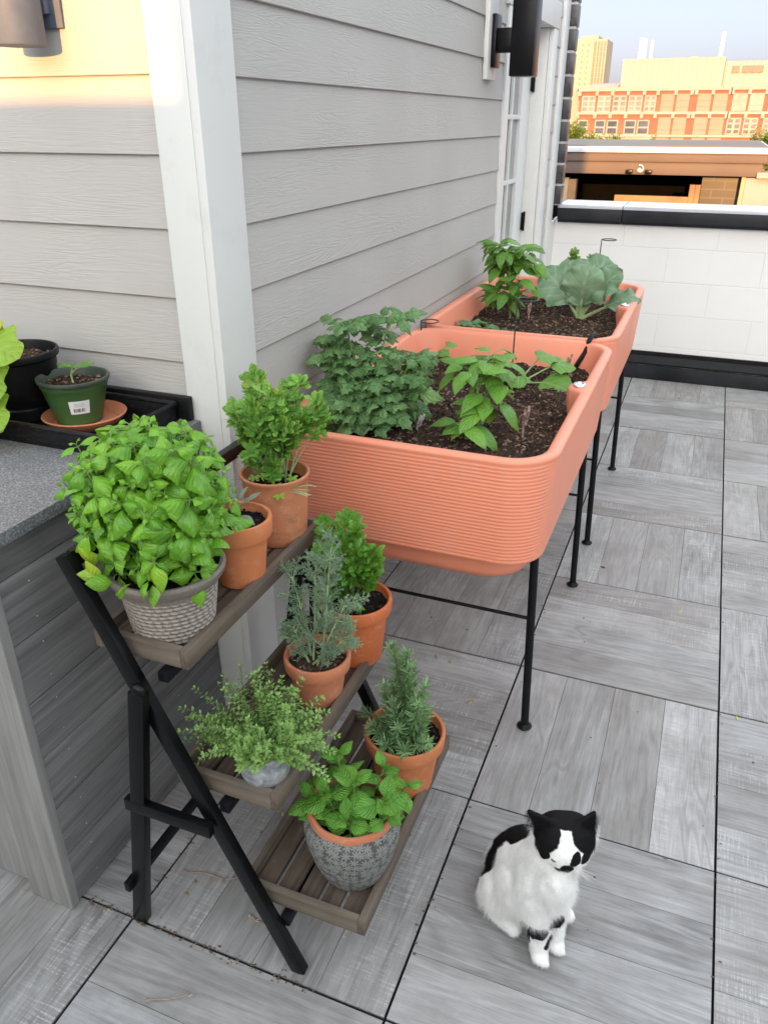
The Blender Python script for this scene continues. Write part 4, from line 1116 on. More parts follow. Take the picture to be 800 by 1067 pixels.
def lettuce():
    c = V3(-.83, 3.15, .825); t = thing('spinach_plant', 'low dark green leafy rosette in the near left corner of the farther planter', 'plant', c); b = MB()
    for i in range(46):
        a = rng.uniform(0,6.28); e = rng.uniform(.1,.9); o = c+V3(rng.normal(0,.045),rng.normal(0,.03),0)
        leaf(b, o, V3(math.cos(a),math.sin(a),e), V3(0,0,1)+rv(.2), rng.uniform(.05,.08), rng.uniform(.035,.05), W_ovate, 8, -.1, rng.uniform(.7,1.5), .05)
    b.build('foliage', 'leaf_lettuce', t, angle=180)
lettuce()
def seedling_back():
    c = V3(-.56, 3.93, .80); t = thing('cilantro_plant', 'small leafy seedling standing behind the broccoli', 'plant', c)
    b, st = umbel_plant(t, c, .03, .30, .22, 12, 'leaf_parsley', .026, lobes=3, ytop=0)
    st.build('stem', 'stem_green', t); b.build('foliage', 'leaf_pepper', t, angle=180)
seedling_back()
def sprout():
    c = V3(-.86, 2.62, .80); t = thing('squash_plant', 'small squash seedling behind the tomato near the house wall', 'plant', c); b = MB(); st = MB()
    for (d, L, S_) in [((.6,-.3,1),.09,.05),((.3,.2,1),.11,.045),((.2,-.5,.9),.05,.05)]:
        pts = curve(c, d, L, 5, .4, .04); st.tube(pts, .0025, 6); dd = nrm(V3(d[0],d[1],0))
        leaf(b, pts[-1]-dd*.01, dd, V3(0,-.4,1), S_, S_, lambda q: max(0,(math.sin(math.pi*min(1,max(0,q))**.62))**.6*(1+.13*math.sin(q*15))), 12, .12, .6, .02)
    st.build('stem', 'stem_pale', t); b.build('foliage', 'leaf_squash', t, angle=180)
sprout()

# ------------------------------------------------------------------ pots on the counter
def nursery_black():
    c = V3(-1.478, 1.370, .9585); t = thing('nursery_pot', 'large black plastic nursery pot standing in the tray, behind the pale leaves', 'pot', c)
    h=.160; rt, rb = .094,.077
    prof=[(rb-.003,0),(rb,.003),(rb+.002,.03),(rb-.001,.034),(rb+.004,.05)]+[(rb+.006+(rt-rb-.01)*z, .055+(h-.075)*z) for z in np.linspace(0,1,5)]+[(rt-.002,h-.018),(rt+.003,h-.015),(rt+.004,h-.003),(rt+.002,h),(rt-.002,h),(rt-.004,h-.006),(rt-.010,h-.05),(0,h-.05)]
    MB().lathe(prof, c, 52).build('pot', 'black_plastic', t); soil_disc((c[0],c[1],c[2]+h-.022), rt-.006, 'soil_dry', t, .007, 130)
nursery_black()
def nursery_green():
    c = V3(-1.318, 1.372, .966); t = thing('potted_seedling', 'small seedling in a green nursery pot with a white barcode label', 'potted plant', c)
    h=.106; rt, rb = .079,.052
    prof=[(rb-.003,0),(rb,.003)]+[(rb+(rt-.006-rb)*z, .004+(h-.028)*z) for z in np.linspace(0,1,6)]+[(rt-.003,h-.020),(rt-.002,h-.012)]
    MB().lathe(prof, c, 56, closed=True).lathe([(0,0),(rb,.001)], c, 56, closed=True).build('pot', 'green_pot', t)
    MB().lathe([(rt-.002,h-.012),(rt+.001,h-.010),(rt+.003,h-.004),(rt+.002,h),(rt-.003,h),(rt-.005,h-.004),(rt-.010,h-.03)], c, 56, closed=True).build('pot_rim', 'green_pot_rim', t)
    soil_disc((c[0],c[1],c[2]+h-.020), rt-.005, 'soil_dry', t, .006, 110)
    def rz(z): return rb+(rt-.006-rb)*(z-.004)/(h-.028)
    def lab(a0,a1,za,zb,off,mat,name,par,n=8,m=None):
        b = m if m is not None else MB(); V=[]
        for i in range(n+1):
            a = a0+(a1-a0)*i/n
            for z in (za,zb): V.append((c[0]+(rz(z)+off)*math.cos(a), c[1]+(rz(z)+off)*math.sin(a), c[2]+z))
        b.add(V, [(2*i,2*i+2,2*i+3,2*i+1) for i in range(n)])
        if m is None: return b.build(name, mat, par)
    ca = math.atan2(-1.385, 1.335)+.03
    l = lab(ca-.32,ca+.36,.031,.064,.0009,'white_paper','label',t)
    bb = MB(); a = ca-.20
    while a < ca+.20:
        w = random.choice([.006,.010,.016,.022]); lab(a,a+w,.036,.0455,.0013,None,None,None,1,bb); a += w+random.choice([.008,.012,.018])
    bb.build('barcode', 'ink', l)
    M['ink_grey'] = plain('ink_grey', (.42,.42,.43), .6)
    bb = MB()
    for z in (.050,.0535,.057): lab(ca-.16,ca+.22-(z-.05)*6,z,z+.0010,.0013,None,None,None,6,bb)
    bb.build('printed_lines', 'ink_grey', l)
    b = MB(); st = MB(); o = c+V3(.004,-.006,h-.018); p = o+V3(.006,0,.042)
    st.tube([o, o+V3(-.002,0,.02), p], [.0024,.0022,.0018], 7); st.tube([o+V3(0,0,.025), o+V3(.018,-.002,.038), o+V3(.03,0,.044)], .0016, 6)
    leaf(b, p, V3(-1,.1,.1), V3(0,-.2,1), .052, .026, W_ovate, 7, .1, .3, .01, tone=.4); leaf(b, p, V3(.9,.2,.25), V3(0,-.2,1), .036, .02, W_ovate, 7, .1, .4, .01, tone=.5)
    leaf(b, p, V3(-.4,-.6,.4), V3(0,-.2,1), .03, .02, W_ovate, 7, .1, .5, .01); leaf(b, o+V3(.03,0,.044), V3(1,.2,.35), V3(0,-.3,1), .04, .018, W_ovate, 7, .1, .2, .01, tone=.3); leaf(b, o+V3(.03,0,.044), V3(.2,.8,.4), V3(0,-.3,1), .03, .018, W_ovate, 7, .1, .4, .01, tone=.5)
    st.build('stem', 'stem_pale', t); b.build('foliage', 'leaf_pepper', t, angle=180)
nursery_green()
def saucer():
    c = V3(-1.300, 1.370, .9585)
    o = MB().lathe([(.070,0),(.075,.002),(.094,.022),(.096,.026),(.093,.028),(.088,.024),(.071,.0065),(0,.0065)], c, 52).build('clay_saucer', 'clay_worn', origin=c); tag(o, 'round clay saucer in the tray under the green nursery pot', 'saucer')
saucer()
def left_plant():
    c = V3(-1.50, 1.12, .953); t = thing('potted_squash', 'pale yellow-green lobed leaves reaching in at the left edge above the counter', 'potted plant', c)
    clay_pot(t, c, .075,.055,.12,'clay_new',.034); soil_disc((c[0],c[1],c[2]+.10), .066, 'soil_pot', t)
    b = MB(); st = MB(); base = c+V3(0,0,.10)
    for (tx,ty,tz, d, S_, up, yl) in [(-1.420,1.235,1.172,(.85,-.1,-.12),.120,(-.1,-.6,1),.0),(-1.435,1.21,1.120,(.75,-.35,-.45),.12,(.2,-.7,1),.0),(-1.43,1.18,1.045,(.85,-.25,-.2),.125,(0,-.6,1),.0),(-1.46,1.27,1.185,(.85,-.1,.25),.085,(0,-.5,1),.6),(-1.55,1.2,1.17,(-.6,.4,.2),.12,(0,-.3,1),.2),(-1.57,1.05,1.10,(-.8,-.2,.1),.12,(0,-.2,1),0)]:
        p = V3(tx,ty,tz); m = (base+p)/2+V3(0,0,.03); st.tube([base, m, p], [.004,.0035,.0028], 7)
        dd = nrm(V3(*d)); ph = rng.uniform(0,1)
        leaf(b, p-dd*.012, dd, V3(*up), S_, S_*1.0, lambda q: max(0,(math.sin(math.pi*min(1,max(0,q))**.60))**.55*(1+.16*math.sin(q*16+ph))), 16, .06, .35, .02, fold=.12, yellow=yl, tone=rng.uniform(.3,.9))
    # curled tendril
    pts = [V3(-1.43+.012*math.cos(k*.7)*(1-k/26), 1.17+.002*k*.1, 1.012+.012*math.sin(k*.7)*(1-k/26)) for k in range(24)]
    st.tube([base]+[V3(-1.46,1.15,1.02)]+pts, .0012, 5)
    st.build('stem', 'stem_pale', t); b.build('foliage', 'leaf_squash_pale', t, angle=180)
left_plant()

# ------------------------------------------------------------------ debris on the deck
def twig(pts, label):
    b = MB(); b.tube(pts, list(np.linspace(.0018,.0009,len(pts))), 5)
    p = V3(*pts[len(pts)//2]); b.tube([p, p+V3(.018,.02,.003), p+V3(.03,.045,.004)], .0010, 5)
    for q in pts[::2]:
        leaf(b, V3(*q)+V3(0,0,.003), rv(), V3(0,0,1), .014, .008, W_ovate, 4, .4, 1.)
    b.hasuv=False; b.uv=[None]*len(b.f)
    tag(b.build('dry_twig', 'dry_twig_bark', origin=pts[0]), label, 'twig', 'dry twigs on the deck')
twig([(-.905,1.015,.004),(-.86,1.03,.006),(-.81,1.03,.005),(-.76,1.06,.008),(-.72,1.10,.004),(-.70,1.15,.003)], 'long bent dry twig on the floor behind the rear leg of the plant stand')
twig([(-.71,.975,.004),(-.69,.965,.005),(-.66,.967,.003)], 'short dry twig on the floor between the stand legs')
twig([(-.80,.735,.003),(-.765,.748,.004),(-.725,.775,.006)], 'pale forked twig on the floor in front of the plant stand')
def dead_leaf(x, y, s, label, mat='dry_leaf'):
    b = MB(); a = rng.uniform(0,6.28)
    leaf(b, V3(x,y,.003), V3(math.cos(a),math.sin(a),.1), V3(0,0,1)+rv(.2), s, s*.5, W_ovate, 6, .5, 1.2, .03)
    b.hasuv=False; b.uv=[None]*len(b.f)
    tag(b.build('fallen_leaf', mat, origin=(x,y,0)), label, 'leaf', 'fallen leaves on the deck')
plain('yellow_leaf', (.50,.48,.08), .6); plain('brown_leaf', (.12,.08,.05), .7)
for (x,y,s,l,m) in [(-.867,.965,.020,'curled tan leaf by the foot of the rear stand leg','dry_leaf'),(-.87,1.0,.014,'small tan leaf behind the rear stand leg','dry_leaf'),(-.80,1.18,.014,'tiny tan leaf under the middle shelf','dry_leaf'),(-.78,1.26,.012,'yellowish leaf scrap on the dark floor joint under the stand','yellow_leaf'),
    (-.445,1.86,.026,'curled tan leaf on the floor between the rosemary and the planter leg','dry_leaf'),(-.56,2.02,.020,'small green-yellow leaf under the near planter','yellow_leaf'),(-.62,2.04,.018,'pale leaf scrap under the near planter beside the floor joint','dry_leaf'),(-.17,2.83,.030,'dark curled leaf between the planter feet','brown_leaf'),
    (.13,2.62,.018,'yellow petal on the open floor right of the planters','yellow_leaf'),(.31,2.085,.016,'yellow petal on the floor by the right joint','yellow_leaf'),(-.92,.862,.012,'tan scrap in the joint before the rear stand leg','dry_leaf'),(-1.02,.868,.012,'tan scrap in the joint by the counter corner','dry_leaf'),(-1.23,.835,.016,'brown leaf bit beside the counter front','dry_leaf'),(-.87,.868,.01,'tiny scrap in the joint in front of the stand','dry_leaf'),
    (-.19,5.2,.03,'small green leaf near the far wall base','yellow_leaf'),(-.02,5.18,.02,'brown scrap near the far wall base','brown_leaf')]:
    dead_leaf(x, y, s, l, m)
def crumbs():
    b = MB()
    for _ in range(330):
        r = rng.random()
        if r < .45: x, y = rng.uniform(-1.08,-.5), .873+rng.normal(0,.007)
        elif r < .6: x, y = -.95+rng.normal(0,.006), rng.uniform(.9,1.4)
        elif r < .75: x, y = -.345+rng.normal(0,.007), rng.uniform(.9,3.2)
        elif r < .85: x, y = .261+rng.normal(0,.006), rng.uniform(1.2,4)
        else: x, y = rng.uniform(-.9,.5), rng.uniform(1.,3.5)
        s = rng.uniform(.0008,.0030); b.sphere((x,y,s*.4), (s*rng.uniform(.7,2),s,s*.5), 6)
    tag(b.build('soil_crumbs', 'brown_leaf'), 'scattered soil crumbs in the floor joints', 'debris', kind='stuff')
crumbs()

# ------------------------------------------------------------------ cat
def build_cat():
    O = V3(-.13, 1.18, 0)
    b = MB()
    def blob(p, r): b.sphere(p, r, 20)
    def caps(p0, r0, p1, r1, n=9):
        p0=V3(*p0); p1=V3(*p1)
        for i in range(n):
            q=i/(n-1); b.sphere(p0+(p1-p0)*q, r0+(r1-r0)*q, 16)
    # trunk from rump to chest
    caps((-.168,1.262,.080),.076,(-.152,1.242,.135),.070,7); caps((-.152,1.242,.135),.070,(-.108,1.195,.195),.056,8)
    blob((-.108,1.172,.152),(.058,.055,.080)); blob((-.145,1.20,.10),(.070,.066,.080))
    # neck and ruff
    caps((-.110,1.192,.19),.060,(-.082,1.183,.262),.050,6); blob((-.082,1.155,.190),(.045,.04,.05))
    # haunches and hind paws
    blob((-.188,1.203,.062),(.054,.056,.062)); blob((-.120,1.275,.062),(.056,.058,.062))
    caps((-.190,1.175,.022),.024,(-.150,1.150,.017),.017,6); caps((-.085,1.255,.022),.021,(-.045,1.225,.016),.015,6)
    # front legs and paws
    caps((-.112,1.150,.135),.040,(-.094,1.130,.060),.024,8); caps((-.094,1.130,.060),.023,(-.089,1.122,.018),.0195,5)
    caps((-.085,1.180,.135),.038,(-.067,1.163,.060),.023,8); caps((-.067,1.163,.060),.022,(-.062,1.157,.018),.019,5)
    for (px,py) in ((-.084,1.110),(-.057,1.148)):
        blob((px,py,.014),(.0185,.020,.0135))
        for k in (-1.5,-.5,.5,1.5): blob((px+.006+k*.0075,py-.014+abs(k)*.003,.009),(.0055,.007,.008))
    # tail curled behind
    caps((-.235,1.30,.022),.018,(-.15,1.36,.018),.016,7); caps((-.15,1.36,.018),.016,(-.06,1.33,.016),.013,7)
    # head
    H = V3(-.073,1.172,.303); f = nrm((.28,-.90,-.30)); rt_ = nrm(np.cross(f, V3(0,0,1))); up = np.cross(rt_, f)
    HS = 1.09
    hp = lambda a,b_,c_: H+(rt_*a+f*b_+up*c_)*HS
    caps(hp(-.012,-.004,.002),.050,hp(.012,-.004,.002),.050,5)
    blob(hp(0,.006,-.006),(.055,.050,.046)); caps(hp(-.024,.018,-.012),.026,hp(.024,.018,-.012),.026,7)
    caps(hp(-.008,.036,-.016),.0175,hp(.008,.036,-.016),.0175,5); blob(hp(0,.036,-.025),(.013,.013,.010)); caps(hp(0,.030,.006),.012,hp(0,.049,-.008),.008,5)
    # ears: thin leaf-like triangles bent outward
    for s_, tip in ((-1,(-.048,-.026,.058)),(1,(.070,-.020,.062))):
        tp = hp(*tip)
        for q in np.linspace(0,1,9):
            base_in = hp(s_*.012,-.006,.040); base_out = hp(s_*.048,-.010,.018)
            A = base_in+(tp-base_in)*q; B = base_out+(tp-base_out)*q
            for w in np.linspace(0,1,7): b.sphere(A+(B-A)*w, .0078-.0026*q, 8)
    tmp = b.build('tmp', 'white_paper')
    md = tmp.modifiers.new('r','REMESH'); md.mode='VOXEL'; md.voxel_size=.0028
    sm = tmp.modifiers.new('s','SMOOTH'); sm.factor=.5; sm.iterations=7
    dg = bpy.context.evaluated_depsgraph_get(); me = bpy.data.meshes.new_from_object(tmp.evaluated_get(dg))
    bpy.data.objects.remove(tmp)
    n = len(me.vertices); co = np.empty(n*3); me.vertices.foreach_get('co', co); co = co.reshape(-1,3)-O; co[:,2] = np.maximum(co[:,2], .0005); me.vertices.foreach_set('co', co.ravel())
    me.materials.clear(); me.polygons.foreach_set('use_smooth',[True]*len(me.polygons))
    # fur material: black patches as soft-edged regions of the coat
    t = NT('cat_fur'); o = t.obj()
    nz = t.node('ShaderNodeTexNoise', {'Vector': o, 'Scale': 60., 'Detail': 4.}).outputs['Color']
    off = t.node('ShaderNodeVectorMath', {0: t.node('ShaderNodeVectorMath', {0: nz, 1: (.5,.5,.5)}, operation='SUBTRACT').outputs[0], 3: .012}, operation='SCALE').outputs[0]
    P = t.node('ShaderNodeVectorMath', {0: o, 1: off}, operation='ADD').outputs[0]
    def patch(c, r, ori=None):
        c = V3(*c)-O
        d = t.node('ShaderNodeVectorMath', {0: P, 1: tuple(c)}, operation='SUBTRACT').outputs[0]
        if ori is not None:   # head frame
            comps = [t.node('ShaderNodeVectorMath', {0: d, 1: tuple(a_)}, operation='DOT_PRODUCT').outputs['Value'] for a_ in ori]
            d = t.node('ShaderNodeCombineXYZ', {0: comps[0], 1: comps[1], 2: comps[2]}).outputs[0]
        d = t.node('ShaderNodeVectorMath', {0: d, 1: tuple(1./q for q in r)}, operation='MULTIPLY').outputs[0]
        return t.node('ShaderNodeVectorMath', {0: d}, operation='LENGTH').outputs['Value']
    hf = (rt_, f, up)
    L = [patch((-.195,1.300,.150),(.050,.070,.095)), patch((-.235,1.225,.120),(.028,.030,.075)), patch((-.262,1.195,.070),(.018,.040,.034)), patch((-.150,1.290,.205),(.05,.05,.04)),
         patch(hp(-.030,-.004,.030),(.0325,.046,.036),hf), patch(hp(.036,-.004,.030),(.0315,.048,.038),hf), patch(hp(0,-.028,.042),(.046,.038,.030),hf),
         patch(hp(-.038,.020,.006),(.021,.040,.018),hf), patch(hp(.042,.014,.006),(.017,.044,.024),hf), patch(hp(-.048,-.026,.062),(.030,.026,.044),hf), patch(hp(.055,-.020,.062),(.036,.036,.048),hf),
         patch(hp(-.014,.038,.012),(.011,.028,.016),hf), patch(hp(-.002,.050,-.008),(.013,.022,.016),hf), patch(hp(.006,.048,-.019),(.017,.020,.009),hf),
         patch((-.175,1.255,.215),(.060,.050,.045)), patch((-.215,1.265,.170),(.040,.050,.055)),
         patch((-.104,1.118,.078),(.034,.022,.020)), patch((-.066,1.145,.090),(.024,.024,.020)), patch((-.070,1.125,.045),(.010,.020,.018)), patch((-.120,1.115,.048),(.012,.020,.020)),
         patch((-.15,1.36,.02),(.12,.05,.04))]
    mn = L[0]
    for q in L[1:]: mn = t.math('MINIMUM', mn, q)
    mask = t.ramp(mn, [(.93,1),(1.06,0)])
    grey = t.math('ADD', t.math('MULTIPLY', t.noise(o, 30, 4), .45), t.math('MULTIPLY', t.noise(o, 520, 3), .6))
    white = t.mix(t.ramp(grey,[(.42,0),(.68,1)]), (.90,.895,.88), (.66,.645,.62))
    t.set(col=t.mix(mask, white, (.006,.0055,.006)), rough=.75, spec=.15, normal=t.bump(t.noise(t.map(o,(1,1,.35)), 420, 3), .5, .0012))
    M['cat_fur'] = t.m; me.materials.append(t.m)
    cat = bpy.data.objects.new('cat', me); COL.objects.link(cat); cat.location = O
    tag(cat, 'black and white cat sitting on the floor, head turned to the right', 'cat')
    # short coat
    vg = cat.vertex_groups.new(name='fur'); 
    hw = []
    Hh = H-O
    for i in range(n):
        p = co[i]; q = 1.
        dh = p-Hh; fz = np.dot(dh, f)
        if np.linalg.norm(dh) < .062: q = .45
        if np.linalg.norm(dh) < .075 and fz > .02: q = .25
        if p[2] < .03: q = .3
        elif p[2] < .09 and p[0] > .0: q = .4
        hw.append(q)
    for val in (1.,.45,.25,.3,.4):
        idx = [i for i in range(n) if hw[i] == val]
        if idx: vg.add(idx, val, 'REPLACE')
    ps = cat.modifiers.new('fur','PARTICLE_SYSTEM').particle_system; s_ = ps.settings
    s_.type='HAIR'; s_.count=60000; s_.hair_length=.006; s_.hair_step=3; s_.render_step=3; s_.use_advanced_hair=True
    s_.normal_factor=.0030; s_.tangent_factor=0.; s_.factor_random=.0016; s_.object_align_factor=(.0004,-.0004,-.0045)
    s_.root_radius=.035; s_.tip_radius=.0; s_.radius_scale=.01; s_.child_type='NONE'
    s_.use_emit_random=True; s_.length_random=.4
    ps.vertex_group_length='fur'
    # eyes (narrowed), nose, whiskers
    M['eye_dark'] = plain('eye_dark', (.045,.05,.02), .1); M['cat_nose'] = plain('cat_nose', (.03,.022,.022), .35)
    for s_2 in (-1, 1):
        e = MB(); e.sphere((0,0,0), 1., 14); vv = np.vstack(e.v); e.v=[np.array([hp(s_2*.0215,.0415,.004)+rt_*(p[0]*.0080)+f*(p[1]*.005)+up*(p[2]*.0022+p[0]*s_2*.0018) for p in vv])]
        e.build('eye', 'eye_dark', cat)
    e = MB(); e.sphere(hp(0,.0535,-.0085), (.0048,.0035,.0035), 12); e.build('nose', 'cat_nose', cat)
    M['whisker'] = plain('whisker', (.85,.85,.83), .4)
    for s_2 in (-1,1):
        w = MB()
        for k in range(6):
            p = hp(s_2*.013,.044,-.016-.0025*(k%3)); d = nrm(rt_*s_2*1.+f*rng.uniform(-.05,.5)+up*rng.uniform(-.45,.2)); w.tube(curve(p, d, rng.uniform(.035,.055), 5, .35, .02), [.00032,.0003,.00028,.00024,.0002,.00012], 4)
        w.build('whiskers', 'whisker', cat)
build_cat()

# ------------------------------------------------------------------ beyond the parapet
def neighbour():
    Y = 14.; z0 = -12
    t = thing('rooftop_house', 'tan trimmed rooftop building with a dark recess beyond the white wall', 'building', (-1., Y, z0))
    MB().box((-3.6, Y+.05, z0), (.46, Y+5, -.35)).build('wall', 'grey_wall', t)
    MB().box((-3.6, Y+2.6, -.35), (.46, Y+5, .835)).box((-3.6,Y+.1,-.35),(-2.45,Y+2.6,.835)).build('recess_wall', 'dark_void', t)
    b = MB(); b.box((-3.7, Y-.10, 1.02), (.62, Y+5, 1.147), .01); b.box((-3.66, Y-.06, .835), (.56, Y+5, 1.018), .01); b.build('fascia', 'tan_fascia', t)
    b = MB(); b.box((-3.75, Y-.15, 1.149), (.66, Y+5.1, 1.225), .01); b.build('gutter', 'pale_lit_metal', t)
    MB().box((-3.75, Y+.3, 1.2255), (.6, Y+5.0, 1.24)).build('roof', 'tan_fascia', t)
    MB().box((-2.44, Y+.05, -.35), (-2.31, Y+.2, .76), .004).build('post', 'cedar_pale', t)
    b=MB().box((-2.308, Y+.05, -.35), (-2.18, Y+.2, .74), .004).build('post', 'cedar', t)
    b = MB(); b.box((-.425, Y+.05, -.35), (-.345, Y+.2, .70), .004); b.box((-.342, Y+.05, -.35), (-.265, Y+.2, .70), .004); b.build('post', 'cedar', t)
    MB().box((-1.55, Y+.06, .30), (-.426, Y+.17, .52), .004).build('rail', 'cedar', t)
    MB().box((-.262, Y+.3, -.35), (.30, Y+.5, .834)).build('brick_panel', 'dark_brick_wall', t)
    MB().box((.302, Y-.0, -.35), (.36, Y+.5, .834), .004).build('corner_board', 'cedar_pale', t)
    MB().box((.362, Y+.0, -.35), (1.5, Y+.5, .82), .004).box((.50, Y-.1, .82), (1.5, Y+.5, .90)).build('side_wall', 'grey_wall', t)
    l = thing('security_light', 'small twin floodlight fixed to the tan fascia of the rooftop building', 'light', (-1.2, Y-.12, .9))
    MB().tube([(-1.20,Y-.065,.905),(-1.20,Y-.14,.905)], .03, 12).build('base', 'stack_white', l)
    b = MB(); pts=[(-1.20+.055*math.sin(a), Y-.12, .925+.05*math.cos(a)) for a in np.linspace(-.3,3.0,10)]; b.tube(pts, .012, 8); b.build('bracket', 'stack_white', l)
    for x in (-1.35,-1.06): MB().box((x-.05,Y-.20,.855),(x+.05,Y-.065,.91),.01).build('lamp_head', 'black_metal', l)
neighbour()

def brick_building():
    Y = 130.
    xp = lambda px: -21.0+(px-604)*.1315     # facade columns
    zp = lambda py: 5.45-(py-93.5)*.1245
    t = thing('brick_building', 'long orange brick building with cream bands and gridded windows, beyond the rooftops', 'building', (0, Y, -12))
    xe = 34.
    MB().box((xp(604.5), Y, -12), (xe, Y+35, zp(93.5))).build('brick_wall', 'red_brick', t)
    MB().box((xp(590), Y+4, -12), (xp(604.5), Y+35, zp(90))).build('end_wing', 'cream_stone', t)
    # cream bands
    b = MB()
    for py, th in ((93.4,.30),(117,.34),(140.3,.30)): b.box((xp(604), Y-.25, zp(py)-th/2), (xe, Y-.002, zp(py)+th/2))
    for k, px in enumerate((604.6,623.3,639.8,656.3,673.,687,705.2,721,725.5,742,758.6,761,777.3,793.5,811,827,845)):
        b.box((xp(px)-.13, Y-.22, -3.), (xp(px)+.13, Y-.003, zp(94))) if px in (623.3,639.8,656.3,673.,705.2,742,777.3,827) and False else None
        for py in (95.5,119): b.box((xp(px)-.22, Y-.3, zp(py)-.42), (xp(px)+.22, Y-.0025, zp(py)+.42))
    b.build('stone_bands', 'cream_stone', t)
    b = MB(); b.box((xp(604.5), Y-.12, zp(152)), (xp(687), Y-.003, zp(141.5))); b.build('stone_base', 'cream_stone', t)
    def window(x0, x1, za, zb, cols, rows, glass, frame):
        m = MB(); w = .16
        m.box((x0,Y-.10,za),(x0+w,Y-.004,zb)); m.box((x1-w,Y-.10,za),(x1,Y-.004,zb)); m.box((x0+w,Y-.10,za),(x1-w,Y-.004,za+w)); m.box((x0+w,Y-.10,zb-w),(x1-w,Y-.004,zb))
        for i in range(1,cols): 
            x = x0+(x1-x0)*i/cols; ww = .17 if (cols==4 and i==2) or cols==2 else .07; m.box((x-ww,Y-.10,za+w),(x+ww,Y-.004,zb-w))
        for j in range(1,rows): z = za+(zb-za)*j/rows; m.box((x0+w,Y-.095,z-.10),(x1-w,Y-.0045,z+.10))
        f = m.build('window', frame, t, smooth=False)
        MB().box((x0+.05,Y-.05,za+.05),(x1-.05,Y-.0035,zb-.05)).build('glass', glass, f, smooth=False)
    for a,b_ in ((607.5,622),(624.6,638.5),(640.8,655.2),(657.2,671.8),(674,686)): window(xp(a),xp(b_),zp(115.8),zp(99),2,3,'far_glass_pale' ,'cream_stone')
    for a,b_ in ((605.3,616.5),(624,635.3),(637,649),(655.7,668),(669.5,682)): window(xp(a),xp(b_),zp(139.6),zp(124),1,2,'far_glass','cream_stone')
    for a,b_ in ((762,776),(778.3,792),(797,810),(812,826),(830,844)):
        window(xp(a),xp(b_),zp(115.2),zp(98),2,3,'far_glass_pale','cream_stone'); window(xp(a-2),xp(b_-2),zp(138.8),zp(122),2,3,'far_glass','cream_stone')
        window(xp(a-3),xp(b_-3),zp(162),zp(147.5),2,3,'far_glass','cream_stone')
    for a,b_ in ((691,704),(706.4,719.5),(727.5,740.8),(743.4,757)):
        for (q,w) in ((116,98),(139,121.5),(158,142)):
            m = MB(); m.box((xp(a),Y-.08,zp(q)),(xp(b_),Y-.004,zp(w)))
            for j in (1,2): z = zp(q)+(zp(w)-zp(q))*j/3; m.box((xp(a),Y-.13,z-.08),(xp(b_),Y-.081,z+.08))
            m.build('blind_panel', 'pink_panel', t, smooth=False)
    MB().box((xp(641), Y+6, zp(96)), (xp(748), Y+30, zp(60.0)-0.)).build('plant_room', 'ribbed_cladding', t)
    MB().box((xp(748)+.05, Y+6.5, zp(96)), (xe, Y+30, zp(64.5))).build('plant_room', 'ribbed_cladding', t)
    V=[(xp(597),Y+2,zp(91.5)),(xp(641),Y+2,zp(91.5)),(xp(641),Y+6.5,zp(84)),(xp(612),Y+6.5,zp(85)),(xp(597),Y+9,zp(91.5)),(xp(641),Y+9,zp(91.5))]
    MB().add(V,[(0,1,2,3),(1,5,2),(0,3,4),(3,2,5,4),(0,4,5,1)]).build('sloped_roof','cream_stone',t,smooth=False)
    MB().box((xp(604.5), Y+.5, zp(93.4)), (xe, Y+6, zp(90.5))).build('parapet', 'cream_stone', t)
    for a,b_ in ((756,763),(766,787)): MB().box((xp(a),Y+6.3,zp(76)),(xp(b_),Y+6.49,zp(69))).build('louver','louver',t,smooth=False)
    for px, top, w in ((656,37,.30),(660,38,.36),(668,40,.22),(741.5,34,.30)):
        MB().tube([(xp(px),Y+9,zp(60.1)),(xp(px),Y+9,zp(top))], w, 14).build('flue', 'stack_white', t)
    MB().box((xp(710),Y+9,zp(60.)),(xp(719),Y+12,zp(57.5)),.1).build('roof_vent','cream_stone',t)
brick_building()
def tower():
    Y = 500.; px = lambda p: -82.0+(p-600)*.497; z = lambda q: 42.-(q-40)*.475
    t = thing('apartment_tower', 'tall pale yellow apartment tower at the left of the skyline', 'building', (px(608), Y, -12))
    MB().box((px(580),Y,-12),(px(613),Y+25,z(42))).box((px(598),Y+3,z(42)),(px(616),Y+20,z(38.5))).build('wall','tower_stone',t)
    MB().box((px(613)+.05,Y+.8,-12),(px(626.5),Y+25,z(42.5))).build('wall','tower_stone',t)
    for i in range(4):
        for j in range(13):
            x = px(613.6+i*3.25); zz = z(46+j*5.2); MB().box((x,Y+.62,zz-1.6),(x+.95,Y+.79,zz+.7)).build('window','tower_dark',t,smooth=False)
    for i in range(2):
        for j in range(12):
            x = px(600.5+i*6); zz = z(48+j*5.6); MB().box((x,Y-.2,zz-.5),(x+.6,Y-.01,zz+.5)).build('window','tower_dark',t,smooth=False)
tower()

